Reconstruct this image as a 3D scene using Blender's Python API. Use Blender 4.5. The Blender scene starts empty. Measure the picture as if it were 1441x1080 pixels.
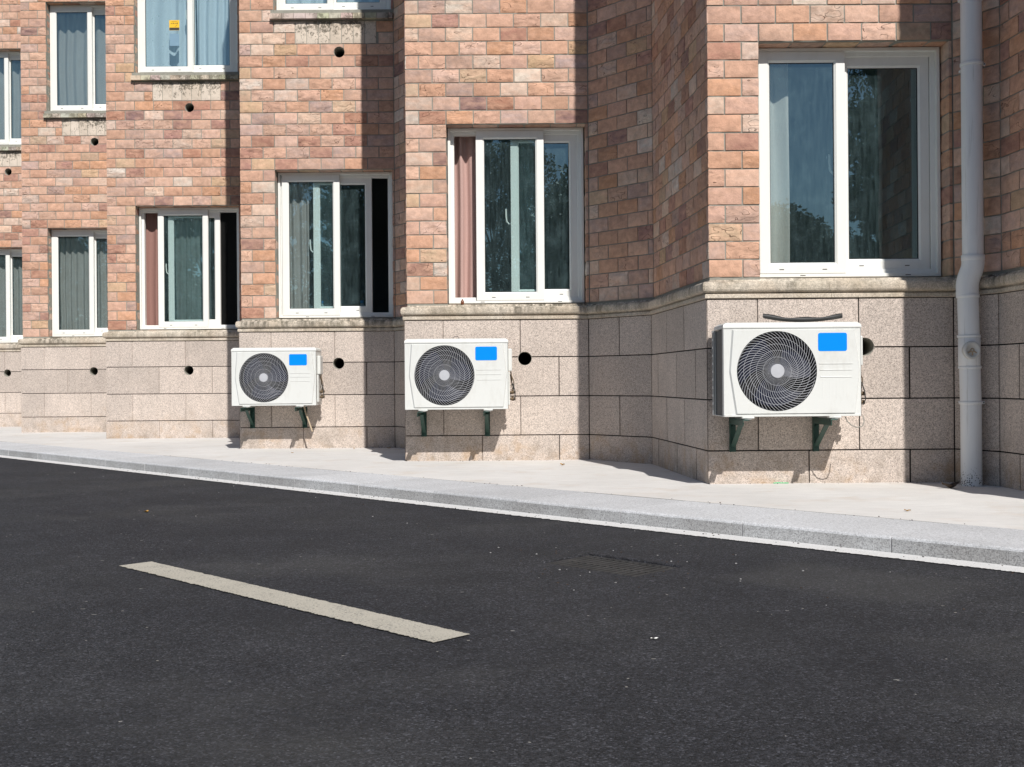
import bpy, bmesh, math, random
from mathutils import Vector, Matrix, noise
random.seed(7)
R = math.radians
scene = bpy.context.scene
col = scene.collection
CAMH = 0.63

# ------------------------------------------------------------------ node helpers
def new_mat(name):
    m = bpy.data.materials.new(name); m.use_nodes = True
    nt = m.node_tree; nt.nodes.clear()
    out = nt.nodes.new('ShaderNodeOutputMaterial')
    bs = nt.nodes.new('ShaderNodeBsdfPrincipled')
    nt.links.new(bs.outputs[0], out.inputs[0])
    return m, nt, bs, out
class NB:
    def __init__(s, nt): s.nt = nt
    def n(s, t, **k):
        x = s.nt.nodes.new(t)
        for a, b in k.items(): setattr(x, a, b)
        return x
    def l(s, a, b): s.nt.links.new(a, b)
    def put(s, sock, v):
        if isinstance(v, (int, float)): sock.default_value = v
        elif isinstance(v, (tuple, list)): sock.default_value = v
        else: s.l(v, sock)
    def co(s): return s.n('ShaderNodeTexCoord').outputs['Object']
    def pos(s): return s.n('ShaderNodeNewGeometry').outputs['Position']
    def noise(s, vec, scale, detail=2, rough=.5, w=None, dist=0):
        x = s.n('ShaderNodeTexNoise'); 
        if w is not None: x.noise_dimensions = '4D'; s.put(x.inputs['W'], w)
        s.put(x.inputs['Vector'], vec); x.inputs['Scale'].default_value = scale
        x.inputs['Detail'].default_value = detail; x.inputs['Roughness'].default_value = rough
        x.inputs['Distortion'].default_value = dist
        return x.outputs['Fac']
    def vor(s, vec, scale, out='Distance', rnd=1):
        x = s.n('ShaderNodeTexVoronoi'); s.put(x.inputs['Vector'], vec); x.inputs['Scale'].default_value = scale
        x.inputs['Randomness'].default_value = rnd
        return x.outputs[out]
    def ramp(s, f, stops, interp='LINEAR'):
        x = s.n('ShaderNodeValToRGB'); x.color_ramp.interpolation = interp
        e = x.color_ramp.elements
        while len(e) < len(stops): e.new(.5)
        for i, (p, c) in enumerate(stops):
            e[i].position = p
            e[i].color = (c, c, c, 1) if isinstance(c, (int, float)) else (*c[:3], 1)
        s.l(f, x.inputs[0]); return x.outputs[0]
    def mix(s, f, a, b, mode='MIX'):
        x = s.n('ShaderNodeMix', data_type='RGBA', blend_type=mode)
        s.put(x.inputs[0], f)
        for i, v in ((6, a), (7, b)):
            if isinstance(v, (tuple, list)): v = (*v[:3], 1)
            elif isinstance(v, (int, float)): v = (v, v, v, 1)
            s.put(x.inputs[i], v)
        return x.outputs[2]
    def m(s, op, a, b=0.0, c=None, clamp=False):
        x = s.n('ShaderNodeMath', operation=op, use_clamp=clamp)
        s.put(x.inputs[0], a); s.put(x.inputs[1], b)
        if c is not None: s.put(x.inputs[2], c)
        return x.outputs[0]
    def mr(s, v, a, b, c=0.0, d=1.0):
        x = s.n('ShaderNodeMapRange'); s.put(x.inputs[0], v)
        for i, q in zip((1, 2, 3, 4), (a, b, c, d)): x.inputs[i].default_value = q
        return x.outputs[0]
    def xyz(s, vec):
        x = s.n('ShaderNodeSeparateXYZ'); s.l(vec, x.inputs[0]); return x.outputs
    def mapp(s, vec, scale=(1, 1, 1), rot=(0, 0, 0)):
        x = s.n('ShaderNodeMapping'); s.l(vec, x.inputs[0]); x.inputs['Scale'].default_value = scale
        x.inputs['Rotation'].default_value = rot
        return x.outputs[0]
    def bump(s, h, dist, strength=1.0, normal=None):
        x = s.n('ShaderNodeBump'); x.inputs['Distance'].default_value = dist
        x.inputs['Strength'].default_value = strength; s.l(h, x.inputs['Height'])
        if normal is not None: s.l(normal, x.inputs['Normal'])
        return x.outputs[0]

def simple(name, c, rough=.5, metal=0.0, spec=.5, var=.06, vs=18, bump=0.0):
    m, nt, bs, out = new_mat(name); b = NB(nt)
    f = b.noise(b.co(), vs, 4, .6)
    k = b.mr(f, .25, .75, 1 - var, 1 + var)
    b.l(b.mix(1.0, c, k, 'MULTIPLY'), bs.inputs['Base Color'])
    bs.inputs['Roughness'].default_value = rough; bs.inputs['Metallic'].default_value = metal
    bs.inputs['Specular IOR Level'].default_value = spec
    if bump:
        b.l(b.bump(b.noise(b.co(), vs * 8, 3), bump), bs.inputs['Normal'])
    return m

def mat_brick():
    m, nt, bs, out = new_mat('split_face_sandstone'); b = NB(nt)
    a = b.n('ShaderNodeAttribute'); a.attribute_name = 'tint'
    seed = b.m('MULTIPLY', a.outputs['Alpha'], 60.0)
    p = b.pos()
    n1 = b.noise(p, 22, 5, .62, seed)
    n2 = b.noise(b.mapp(p, (1, 1, 2.2)), 9, 3, .5, seed, .8)
    n3 = b.noise(p, 260, 3, .6)
    c = b.mix(b.mr(n2, .35, .68, 0, .5), a.outputs['Color'], (.66, .40, .28))
    c = b.mix(1.0, c, b.mr(n1, .25, .75, .74, 1.22), 'MULTIPLY')
    c = b.mix(1.0, c, b.mr(n3, .2, .8, .86, 1.13), 'MULTIPLY')
    # veins / split cracks on some bricks
    wv = b.n('ShaderNodeTexNoise'); wv.noise_dimensions = '4D'; b.l(b.mapp(p, (1, 1, 1.9)), wv.inputs['Vector'])
    b.l(seed, wv.inputs['W']); wv.inputs['Scale'].default_value = 9; wv.inputs['Detail'].default_value = 1.5
    band = b.m('ABSOLUTE', b.m('SUBTRACT', b.m('FRACT', b.m('MULTIPLY', wv.outputs['Fac'], 5.0)), .5))
    pick = b.m('GREATER_THAN', b.m('FRACT', b.m('MULTIPLY', a.outputs['Alpha'], 37.7)), .66)
    crack = b.m('MULTIPLY', b.m('SUBTRACT', 1.0, b.mr(band, .0, .035)), b.m('MULTIPLY', pick, b.mr(b.noise(p, 11, 2, .5, seed), .47, .53)), clamp=True)
    c = b.mix(b.m('MULTIPLY', crack, .75), c, (.13, .06, .04))
    # fine pits
    pit = b.mr(b.vor(p, 160), .0, .25, 1, 0)
    c = b.mix(b.m('MULTIPLY', pit, .25), c, (.22, .13, .09))
    b.l(c, bs.inputs['Base Color'])
    bs.inputs['Roughness'].default_value = .88; bs.inputs['Specular IOR Level'].default_value = .25
    terr = b.m('MULTIPLY', b.m('FRACT', b.m('MULTIPLY', wv.outputs['Fac'], 5.0)), b.m('MULTIPLY_ADD', pick, .9, .12))
    h = b.m('ADD', b.m('ADD', b.m('MULTIPLY', n1, 1.5), b.m('MULTIPLY', n3, .38)), terr)
    h = b.m('SUBTRACT', h, b.m('MULTIPLY', crack, 1.2)); b.l(b.bump(h, .0050, 1.0), bs.inputs['Normal'])
    return m

def mat_mortar():
    m, nt, bs, out = new_mat('mortar'); b = NB(nt); p = b.pos()
    c = b.mix(b.noise(p, 30, 4), (.20, .195, .17), (.36, .35, .30))
    b.l(c, bs.inputs['Base Color']); bs.inputs['Roughness'].default_value = .95
    b.l(b.bump(b.noise(p, 200, 3), .002), bs.inputs['Normal'])
    return m

def mat_granite(name, base, warm, stain=True, spk=1.0):
    m, nt, bs, out = new_mat(name); b = NB(nt); p = b.pos()
    v = b.vor(p, 230, 'Color'); vx = b.xyz(v)[0]
    v2 = b.xyz(b.vor(p, 330, 'Color'))[1]
    c = b.mix(b.mr(b.noise(p, 3.0, 4), .3, .7), base, warm)
    g = b.ramp(vx, [(.0, 1 - .50 * spk), (.2, 1 - .22 * spk), (.5, 1.0), (.85, 1 + .14 * spk), (1, 1 + .28 * spk)])
    c = b.mix(1.0, c, g, 'MULTIPLY')
    c = b.mix(b.m('MULTIPLY', b.m('GREATER_THAN', v2, .93), .6 * spk), c, (.10, .08, .08))
    c = b.mix(1.0, c, b.mr(b.noise(p, 60, 3, .6), .3, .7, .90, 1.09), 'MULTIPLY')
    rb_ = b.n('ShaderNodeNewGeometry').outputs['Random Per Island']; c = b.mix(1.0, c, b.mr(rb_, 0, 1, .88, 1.08), 'MULTIPLY')
    if stain:
        z = b.xyz(p)[2]
        zf = b.mr(b.m('ADD', z, b.m('MULTIPLY', b.noise(p, 5, 4, .6), -.5)), -.24, .06, 1, 0)
        pat = b.mr(b.noise(p, 9, 5, .65), .42, .62)
        c = b.mix(b.m('MULTIPLY', b.m('MULTIPLY', zf, pat), .62), c, b.mix(b.mr(b.noise(p, 4), .4, .6), (.42, .27, .14), (.24, .20, .16)))
        # rising damp, light efflorescence, streaks
        st = b.mr(b.noise(b.mapp(p, (14, 14, 1.2)), 1.2, 3), .58, .75)
        c = b.mix(b.m('MULTIPLY', st, .18), c, (.20, .16, .13))
        bl = b.mr(b.noise(p, 2.2, 5, .6), .55, .75)
        c = b.mix(b.m('MULTIPLY', bl, .25), c, (.30, .26, .24))
    b.l(c, bs.inputs['Base Color']); bs.inputs['Roughness'].default_value = .8
    bs.inputs['Specular IOR Level'].default_value = .3
    b.l(b.bump(b.m('ADD', vx, b.noise(p, 300, 2)), .0012, .8), bs.inputs['Normal'])
    return m

def mat_cornice():
    m, nt, bs, out = new_mat('weathered_granite_ledge'); b = NB(nt); p = b.pos()
    v = b.xyz(b.vor(p, 170, 'Color'))[0]
    c = b.mix(b.mr(b.noise(p, 5, 4), .35, .65), (.52, .44, .35), (.62, .55, .46))
    c = b.mix(1.0, c, b.mr(v, 0, 1, .72, 1.2), 'MULTIPLY')
    z = b.xyz(p)[2]
    up = b.mr(z, 1.12, 1.205)
    st = b.mr(b.noise(b.mapp(p, (1, 1, .25)), 26, 5, .7), .40, .60)
    blot = b.mr(b.noise(p, 2.6, 4, .6), .36, .60)
    f = b.m('MULTIPLY', b.m('MULTIPLY', st, blot), b.m('MULTIPLY_ADD', up, .55, .38), clamp=True)
    c = b.mix(f, c, (.085, .075, .055))
    c = b.mix(b.m('MULTIPLY', b.mr(b.noise(p, 4, 2), .5, .7), .2), c, (.30, .25, .15))
    b.l(c, bs.inputs['Base Color']); bs.inputs['Roughness'].default_value = .9
    b.l(b.bump(b.m('ADD', v, b.noise(p, 120, 3)), .0015, .8), bs.inputs['Normal'])
    return m

def mat_sill():
    m, nt, bs, out = new_mat('mossy_cream_stone'); b = NB(nt); p = b.pos()
    a = b.n('ShaderNodeAttribute'); a.attribute_name = 'tint'
    c = b.mix(b.noise(p, 12, 4), a.outputs['Color'], b.mix(1.0, a.outputs['Color'], .8, 'MULTIPLY'))
    z = b.xyz(p)[2]
    top = b.mr(z, 3.86, 4.04)
    nn = b.noise(b.mapp(p, (1, 1, .8)), 26, 6, .72, None, 1.2)
    f = b.mr(b.m('ADD', nn, b.m('MULTIPLY', b.m('MULTIPLY', top, b.m('LESS_THAN', z, 4.048)), .15)), .57, .64)
    blot = b.mr(b.noise(p, 5, 3), .34, .50)
    sl = b.m('GREATER_THAN', z, 4.048); f = b.m('MAXIMUM', f, b.m('MULTIPLY', sl, b.m('MULTIPLY', b.mr(nn, .38, .52), .90)))
    c = b.mix(b.m('MULTIPLY', b.m('MULTIPLY', f, blot), .80, clamp=True), c, (.075, .065, .045))
    b.l(c, bs.inputs['Base Color']); bs.inputs['Roughness'].default_value = .9
    b.l(b.bump(b.noise(p, 60, 5, .6), .003, .9), bs.inputs['Normal'])
    return m

def mat_asphalt():
    m, nt, bs, out = new_mat('asphalt'); b = NB(nt); p = b.pos()
    v = b.xyz(b.vor(p, 210, 'Color')); d = b.vor(p, 210)
    big = b.noise(p, .9, 4, .6); mid = b.noise(p, 6, 4, .6)
    c = b.mix(b.mr(big, .35, .68), (.0205, .021, .0255), (.033, .0335, .0375))
    c = b.mix(1.0, c, b.mr(mid, .3, .7, .84, 1.18), 'MULTIPLY')
    c = b.mix(1.0, c, b.mr(b.noise(p, 45, 3, .6), .3, .7, .78, 1.25), 'MULTIPLY')
    c = b.mix(1.0, c, b.ramp(v[0], [(0, .30), (.25, .65), (.65, 1.1), (.90, 1.7), (1, 3.4)]), 'MULTIPLY')
    # dusty light patches
    dust = b.mr(b.noise(b.mapp(p, (1, 1.6, 1), (0, 0, R(45))), .8, 5, .62), .52, .74)
    c = b.mix(b.m('MULTIPLY', dust, .26), c, (.11, .108, .10))
    # worn, dusty repair patch near the kerb
    xy = b.xyz(p); aa = b.m('MULTIPLY', b.m('SUBTRACT', xy[0], xy[1]), .7071); ss = b.m('MULTIPLY', b.m('ADD', xy[0], xy[1]), .7071)
    wob = b.m('MULTIPLY', b.m('SUBTRACT', b.noise(p, 5, 3), .5), .16)
    ma = b.mr(b.m('ADD', b.m('ABSOLUTE', b.m('SUBTRACT', aa, -1.90)), wob), .30, .42, 1, 0); ms = b.mr(b.m('ADD', b.m('ABSOLUTE', b.m('SUBTRACT', ss, 3.52)), wob), .16, .30, 1, 0)
    c = b.mix(b.m('MULTIPLY', b.m('MULTIPLY', ma, ms), .16), c, (.12, .118, .11))
    dk = b.mr(b.noise(p, 1.7, 4, .6), .52, .66)
    c = b.mix(b.m('MULTIPLY', dk, .35), c, (.018, .018, .02))
    # sparse pale grit and paint flecks
    g = b.n('ShaderNodeTexVoronoi'); b.l(p, g.inputs['Vector']); g.inputs['Scale'].default_value = 26
    gx = b.xyz(g.outputs['Color'])
    fl = b.m('MULTIPLY', b.m('LESS_THAN', b.m('ADD', g.outputs['Distance'], b.m('MULTIPLY', b.noise(p, 120, 2), .10)), b.m('MULTIPLY', gx[1], .16)), b.m('GREATER_THAN', b.m('ADD', gx[0], b.m('MULTIPLY', b.noise(p, 2.2, 3), .5)), .90))
    c = b.mix(b.m('MULTIPLY', fl, .75), c, (.40, .38, .34))
    g2 = b.n('ShaderNodeTexVoronoi'); b.l(b.mapp(p, (1, 2.6, 1), (0, 0, R(30))), g2.inputs['Vector']); g2.inputs['Scale'].default_value = 5.5
    gy = b.xyz(g2.outputs['Color'])
    f2 = b.m('MULTIPLY', b.m('LESS_THAN', b.m('ADD', g2.outputs['Distance'], b.m('MULTIPLY', b.noise(p, 90, 2), .07)), .078), b.m('GREATER_THAN', gy[0], .72))
    c = b.mix(b.m('MULTIPLY', f2, .75), c, (.42, .41, .38))
    b.l(c, bs.inputs['Base Color']); bs.inputs['Roughness'].default_value = .85
    bs.inputs['Specular IOR Level'].default_value = .35
    h = b.m('ADD', b.m('MULTIPLY', d, -1.0), b.m('MULTIPLY', b.noise(p, 60, 3), .8))
    b.l(b.bump(h, .004, .9), bs.inputs['Normal'])
    return m

def mat_concrete():
    m, nt, bs, out = new_mat('pale_paving_concrete'); b = NB(nt); p = b.pos()
    c = b.mix(b.mr(b.noise(p, 1.3, 5, .6), .3, .7), (.60, .58, .555), (.70, .68, .655))
    c = b.mix(1.0, c, b.mr(b.noise(b.mapp(p, (1, 3.2, 1), (0, 0, R(10))), 5, 5, .65), .3, .7, .93, 1.05), 'MULTIPLY')
    c = b.mix(b.m('MULTIPLY', b.mr(b.noise(p, 3.2, 5, .65), .54, .72), .34), c, (.50, .38, .27))
    c = b.mix(b.m('MULTIPLY', b.mr(b.noise(p, 140, 2), .66, .76), .35), c, (.2, .17, .15))
    c = b.mix(1.0, c, b.mr(b.noise(p, 320, 2), .3, .7, .93, 1.05), 'MULTIPLY')
    b.l(c, bs.inputs['Base Color']); bs.inputs['Roughness'].default_value = .9
    b.l(b.bump(b.m('ADD', b.noise(p, 7, 5, .6), b.m('MULTIPLY', b.noise(p, 250, 2), .1)), .006, .7), bs.inputs['Normal'])
    return m

def mat_paint(name, c1, c2, wear):
    m, nt, bs, out = new_mat(name); b = NB(nt); p = b.pos()
    c = b.mix(b.noise(p, 9, 5, .6), c1, c2)
    c = b.mix(1.0, c, b.mr(b.noise(p, 240, 3), .3, .7, .82, 1.1), 'MULTIPLY')
    w = b.mr(b.m('ADD', b.noise(p, 130, 3, .7), b.m('MULTIPLY', b.noise(p, 12, 3), .25)), wear, wear + .05)
    c = b.mix(b.m('MULTIPLY', w, .7), c, (.09, .09, .085))
    b.l(c, bs.inputs['Base Color']); bs.inputs['Roughness'].default_value = .75
    b.l(b.bump(b.noise(p, 180, 3), .0025), bs.inputs['Normal'])
    return m

def mat_glass():
    m = bpy.data.materials.new('window_glass'); m.use_nodes = True; nt = m.node_tree; nt.nodes.clear(); b = NB(nt)
    out = b.n('ShaderNodeOutputMaterial')
    tr = b.n('ShaderNodeBsdfTransparent'); tr.inputs[0].default_value = (.90, .955, .955, 1)
    gl = b.n('ShaderNodeBsdfGlossy'); gl.inputs['Roughness'].default_value = .004
    gl.inputs[0].default_value = (.68, .94, 1.0, 1)
    p = b.pos()
    b.l(b.bump(b.noise(p, 1.6, 1), .0022, .5), gl.inputs['Normal'])
    fr = b.n('ShaderNodeFresnel'); fr.inputs[0].default_value = 1.52
    bf = b.n('ShaderNodeNewGeometry').outputs['Backfacing']; fac = b.m('MULTIPLY', b.m('MULTIPLY_ADD', fr.outputs[0], 3.2, .06, clamp=True), b.m('SUBTRACT', 1.0, bf))
    mx = b.n('ShaderNodeMixShader'); b.l(fac, mx.inputs[0]); b.l(tr.outputs[0], mx.inputs[1]); b.l(gl.outputs[0], mx.inputs[2])
    df = b.n('ShaderNodeBsdfDiffuse'); df.inputs[0].default_value = (.38, .56, .60, 1)
    d1 = b.mr(b.noise(b.mapp(p, (60, 60, 6)), 1, 5, .6), .35, .8, .012, .055)
    d2 = b.mr(b.noise(p, 6, 5, .65), .5, .75, 0, .03)
    g = b.n('ShaderNodeTexVoronoi'); b.l(b.mapp(p, (1, 1, .6)), g.inputs['Vector']); g.inputs['Scale'].default_value = 42
    gx = b.xyz(g.outputs['Color'])
    sp = b.m('MULTIPLY', b.m('LESS_THAN', g.outputs['Distance'], b.m('MULTIPLY', gx[1], .20)), b.m('GREATER_THAN', gx[0], .92))
    zone = b.mr(b.noise(p, 3, 2), .50, .60)
    dd = b.m('ADD', b.m('ADD', d1, d2), b.m('MULTIPLY', b.m('MULTIPLY', sp, zone), .35))
    m2 = b.n('ShaderNodeMixShader'); b.l(dd, m2.inputs[0]); b.l(mx.outputs[0], m2.inputs[1]); b.l(df.outputs[0], m2.inputs[2])
    b.l(m2.outputs[0], out.inputs[0])
    return m

def mat_cloth(name, c):
    m, nt, bs, out = new_mat(name); b = NB(nt); p = b.co()
    w = b.n('ShaderNodeTexWave'); b.l(b.mapp(p, (1, .1, 1)), w.inputs[0]); w.inputs['Scale'].default_value = 160
    k = b.m('MULTIPLY_ADD', b.noise(p, 90, 3), .18, .9)
    b.l(b.mix(1.0, c, k, 'MULTIPLY'), bs.inputs['Base Color'])
    bs.inputs['Roughness'].default_value = .95; bs.inputs['Specular IOR Level'].default_value = .1
    b.l(b.bump(w.outputs[1], .0004), bs.inputs['Normal'])
    return m

def mat_white(name, c, dirt=.10, rough=.35):
    m, nt, bs, out = new_mat(name); b = NB(nt); p = b.pos()
    d = b.mr(b.noise(b.mapp(p, (1, 1, .4)), 14, 5, .65), .50, .75)
    c1 = b.mix(b.m('MULTIPLY', d, dirt), c, (.30, .27, .21))
    sp = b.mr(b.vor(p, 48), .0, .05, 1, 0)
    sp = b.m('MULTIPLY', sp, b.mr(b.noise(p, 9, 2), .55, .6))
    c1 = b.mix(b.m('MULTIPLY', sp, dirt * 3.5, clamp=True), c1, (.16, .13, .10))
    b.l(c1, bs.inputs['Base Color'])
    b.l(b.mr(d, 0, 1, rough, rough + .25), bs.inputs['Roughness'])
    b.l(b.bump(b.noise(p, 9, 2), .0008, .5), bs.inputs['Normal'])
    return m

def mat_pipe():
    m, nt, bs, out = new_mat('grey_drainpipe_plastic'); b = NB(nt); p = b.co()
    c = b.mix(b.noise(b.mapp(p, (9, 9, 1)), 3, 4), (.80, .82, .83), (.72, .74, .75))
    st = b.mr(b.noise(b.mapp(p, (40, 40, 2)), 1, 4, .6), .60, .72)
    c = b.mix(b.m('MULTIPLY', st, .30), c, (.22, .21, .17))
    z = b.xyz(p)[2]
    g = b.n('ShaderNodeTexVoronoi'); b.l(p, g.inputs['Vector']); g.inputs['Scale'].default_value = 105
    thr = b.m('ADD', b.mr(z, .02, .14, .50, 0.0), b.mr(b.noise(p, 14, 2), .58, .66, 0, .16))
    low = b.mr(z, .95, 1.1, 1, 0)
    f = b.m('MULTIPLY', b.m('LESS_THAN', g.outputs['Distance'], thr), low)
    f = b.m('MULTIPLY', f, b.m('GREATER_THAN', b.xyz(g.outputs['Color'])[0], .45))
    c = b.mix(b.m('MULTIPLY', f, .8), c, (.05, .06, .065))
    b.l(c, bs.inputs['Base Color']); bs.inputs['Roughness'].default_value = .5
    return m

M = {}
M['brick'] = mat_brick(); M['mortar'] = mat_mortar()
M['granite'] = mat_granite('pink_granite', (.595, .51, .45), (.51, .44, .39), True, .95)
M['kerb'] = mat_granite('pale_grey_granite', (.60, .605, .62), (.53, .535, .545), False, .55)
M['kerbface'] = mat_granite('darker_grey_granite', (.50, .505, .51), (.37, .365, .36), False, .8)  # darker grey than the kerb top; used for front faces and grit
M['cornice'] = mat_cornice(); M['sill'] = mat_sill()
M['joint'] = simple('dark_joint', (.018, .017, .016), .95)
M['asphalt'] = mat_asphalt(); M['concrete'] = mat_concrete()
M['dash'] = mat_paint('worn_cream_road_paint', (.42, .39, .325), (.53, .495, .42), .70)
M['edge'] = mat_paint('pale_edge_paint', (.64, .64, .63), (.74, .73, .72), .76)
M['glass'] = mat_glass()
M['upvc'] = mat_white('white_window_plastic', (.80, .80, .765), .10, .3)
M['gasket'] = simple('black_rubber', (.02, .02, .022), .6)
M['slot'] = simple('slot_shadow_plastic', (.03, .03, .03), .8)
M['ac'] = mat_white('cream_enamel', (.64, .65, .63), .22, .4)
M['grille'] = simple('grey_wire', (.47, .48, .51), .6)
M['hub'] = simple('grey_badge_plastic', (.43, .44, .47), .75, spec=.2)
M['blade'] = simple('dark_blue_fan_plastic', (.006, .010, .030), .5, spec=.35)
M['dark'] = simple('dark_inside', (.012, .012, .014), .8)
M['coil'] = simple('dusty_coil_fins', (.10, .10, .10), .7, .3, var=.4, vs=120)
M['sticker'] = simple('bright_blue_sticker', (.0, .235, .82), .5, var=.02, spec=.1)
M['green'] = simple('dark_green_bracket_paint', (.012, .055, .042), .45, .1, var=.3, vs=40, bump=.0006)
M['brass'] = simple('brass_valve', (.14, .10, .06), .6, .5)
M['wirec'] = simple('grey_cable', (.26, .25, .22), .6)
M['tan'] = simple('tan_hose', (.42, .33, .23), .7)
M['pipe'] = mat_pipe()
M['rubber'] = simple('black_rubber_strip', (.035, .036, .036), .55, var=.3)
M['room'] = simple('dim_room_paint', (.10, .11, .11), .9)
M['curt_rose'] = mat_cloth('dusty_rose_cloth', (.50, .335, .30))
M['curt_brown'] = mat_cloth('brown_rose_cloth', (.30, .17, .145))
M['curt_grey'] = mat_cloth('taupe_grey_cloth', (.36, .325, .31))
M['curt_blue'] = mat_cloth('pale_blue_grey_cloth', (.62, .66, .72))
M['curt_light'] = mat_cloth('cream_cloth', (.60, .54, .50))
M['yellow'] = simple('yellow_label', (.85, .50, .02), .5)
M['ink'] = simple('black_ink', (.05, .035, .02), .6)
M['bluerect'] = simple('plain_grey_blue', (.20, .32, .42), .4)
M['leaf_y'] = simple('dry_yellow_leaf', (.45, .25, .05), .8)
M['leaf_b'] = simple('dead_brown_leaf', (.045, .028, .018), .7, var=.4, vs=60)
M['paper'] = simple('white_scrap', (.75, .74, .72), .8)
M['greenstr'] = simple('green_plastic_string', (.05, .55, .22), .5)
M['iron'] = simple('rusty_cast_iron', (.032, .031, .031), .7, .0, var=.5, vs=12, bump=.001)
M['vial'] = simple('brown_glass_vial', (.16, .05, .02), .2)
M['cap'] = simple('blue_bottle_cap', (.02, .22, .50), .4)
M['bottle'] = simple('clear_plastic_bottle', (.45, .55, .60), .2)

# ------------------------------------------------------------------ object helpers
def tag(o, label=None, cat=None, group=None, kind=None):
    if label: o['label'] = label
    if cat: o['category'] = cat
    if group: o['group'] = group
    if kind: o['kind'] = kind
    return o
def empty(name, loc=(0, 0, 0), rz=0):
    o = bpy.data.objects.new(name, None); col.objects.link(o); o.location = loc; o.rotation_euler = (0, 0, rz)
    o.empty_display_size = .1
    return o
class MB:
    def __init__(s): s.v = []; s.f = []; s.mi = []; s.sm = []; s.c = []
    def add(s, vs, fs, mi=0, smooth=False, c=None):
        o = len(s.v); s.v += [tuple(x) for x in vs]
        for f in fs:
            s.f.append(tuple(i + o for i in f)); s.mi.append(mi); s.sm.append(smooth); s.c.append(c)
    def box(s, x0, x1, y0, y1, z0, z1, mi=0, bev=0.0, mat=None):
        bm = bmesh.new(); bmesh.ops.create_cube(bm, size=1)
        for v in bm.verts:
            v.co = Vector(((x0 + x1) / 2 + v.co.x * (x1 - x0), (y0 + y1) / 2 + v.co.y * (y1 - y0), (z0 + z1) / 2 + v.co.z * (z1 - z0)))
        if bev: bmesh.ops.bevel(bm, geom=bm.edges[:], offset=bev, segments=2, affect='EDGES', profile=.5)
        if mat is not None: bmesh.ops.transform(bm, matrix=mat, verts=bm.verts[:])
        s.addbm(bm, mi)
    def addbm(s, bm, mi=0, smooth=False, c=None):
        bm.verts.index_update()
        s.add([v.co.copy() for v in bm.verts], [[v.index for v in f.verts] for f in bm.faces], mi, smooth, c); bm.free()
    def tube(s, pts, r, seg=8, mi=0, caps=True, closed=False, smooth=True):
        pts = [Vector(p) for p in pts]; n = len(pts); rings = []
        rr = r if isinstance(r, (list, tuple)) else [r] * n
        up = None
        for i, p in enumerate(pts):
            if closed: t = pts[(i + 1) % n] - pts[i - 1]
            else: t = pts[min(i + 1, n - 1)] - pts[max(i - 1, 0)]
            t.normalize()
            if up is None:
                up = Vector((0, 0, 1)) if abs(t.z) < .9 else Vector((1, 0, 0))
            a = t.cross(up)
            if a.length < 1e-5: a = t.orthogonal()
            a.normalize(); b_ = a.cross(t).normalized(); up = b_
            rings.append([p + (a * math.cos(q) + b_ * math.sin(q)) * rr[i] for q in [2 * math.pi * k / seg for k in range(seg)]])
        vs = [x for rg in rings for x in rg]; fs = []
        for i in range(n if closed else n - 1):
            j = (i + 1) % n
            for k in range(seg):
                fs.append((i * seg + k, i * seg + (k + 1) % seg, j * seg + (k + 1) % seg, j * seg + k))
        if caps and not closed:
            s.add(vs, fs, mi, smooth)
            s.add(rings[0], [tuple(range(seg))[::-1]], mi); s.add(rings[-1], [tuple(range(seg))], mi)
        else: s.add(vs, fs, mi, smooth)
    def lathe(s, prof, seg=24, mi=0, mat=None, smooth=True):   # profile (r,z) about z
        vs = []; fs = []
        for r, z in prof:
            for k in range(seg):
                q = 2 * math.pi * k / seg; v = Vector((r * math.cos(q), r * math.sin(q), z))
                vs.append(mat @ v if mat is not None else v)
        for i in range(len(prof) - 1):
            for k in range(seg):
                fs.append((i * seg + k, i * seg + (k + 1) % seg, (i + 1) * seg + (k + 1) % seg, (i + 1) * seg + k))
        s.add(vs, fs, mi, smooth)
    def build(s, name, mats, parent=None, world=False, loc=None):
        me = bpy.data.meshes.new(name); me.from_pydata(s.v, [], s.f)
        for m in (mats if isinstance(mats, (list, tuple)) else [mats]): me.materials.append(m)
        me.polygons.foreach_set('material_index', s.mi); me.polygons.foreach_set('use_smooth', s.sm)
        if any(c is not None for c in s.c):
            at = me.color_attributes.new('tint', 'FLOAT_COLOR', 'CORNER'); buf = []
            for f, c in zip(s.f, s.c): buf += list(c or (.5, .3, .2, 0)) * len(f)
            at.data.foreach_set('color', buf)
        me.update()
        o = bpy.data.objects.new(name, me); col.objects.link(o)
        if loc: o.location = loc
        if parent:
            o.parent = parent
            if world: o.matrix_parent_inverse = Matrix.Translation(-parent.location)
        return o
def copy_tree(o, parent=None):
    c = o.copy(); col.objects.link(c)
    if parent: c.parent = parent
    for ch in [x for x in bpy.data.objects if x.parent == o]: copy_tree(ch, c)
    return c

def grid_frame(mb, x0, x1, z0, z1, loops, mi=0):
    """mitred frame: loops of (inset, y)"""
    L = []
    for ins, y in loops:
        L.append([(x0 + ins, y, z0 + ins), (x1 - ins, y, z0 + ins), (x1 - ins, y, z1 - ins), (x0 + ins, y, z1 - ins)])
    vs = [p for l in L for p in l]; fs = []; n = len(L)
    for i in range(n):
        j = (i + 1) % n
        for k in range(4):
            fs.append((i * 4 + k, i * 4 + (k + 1) % 4, j * 4 + (k + 1) % 4, j * 4 + k))
    mb.add(vs, fs, mi)

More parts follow.
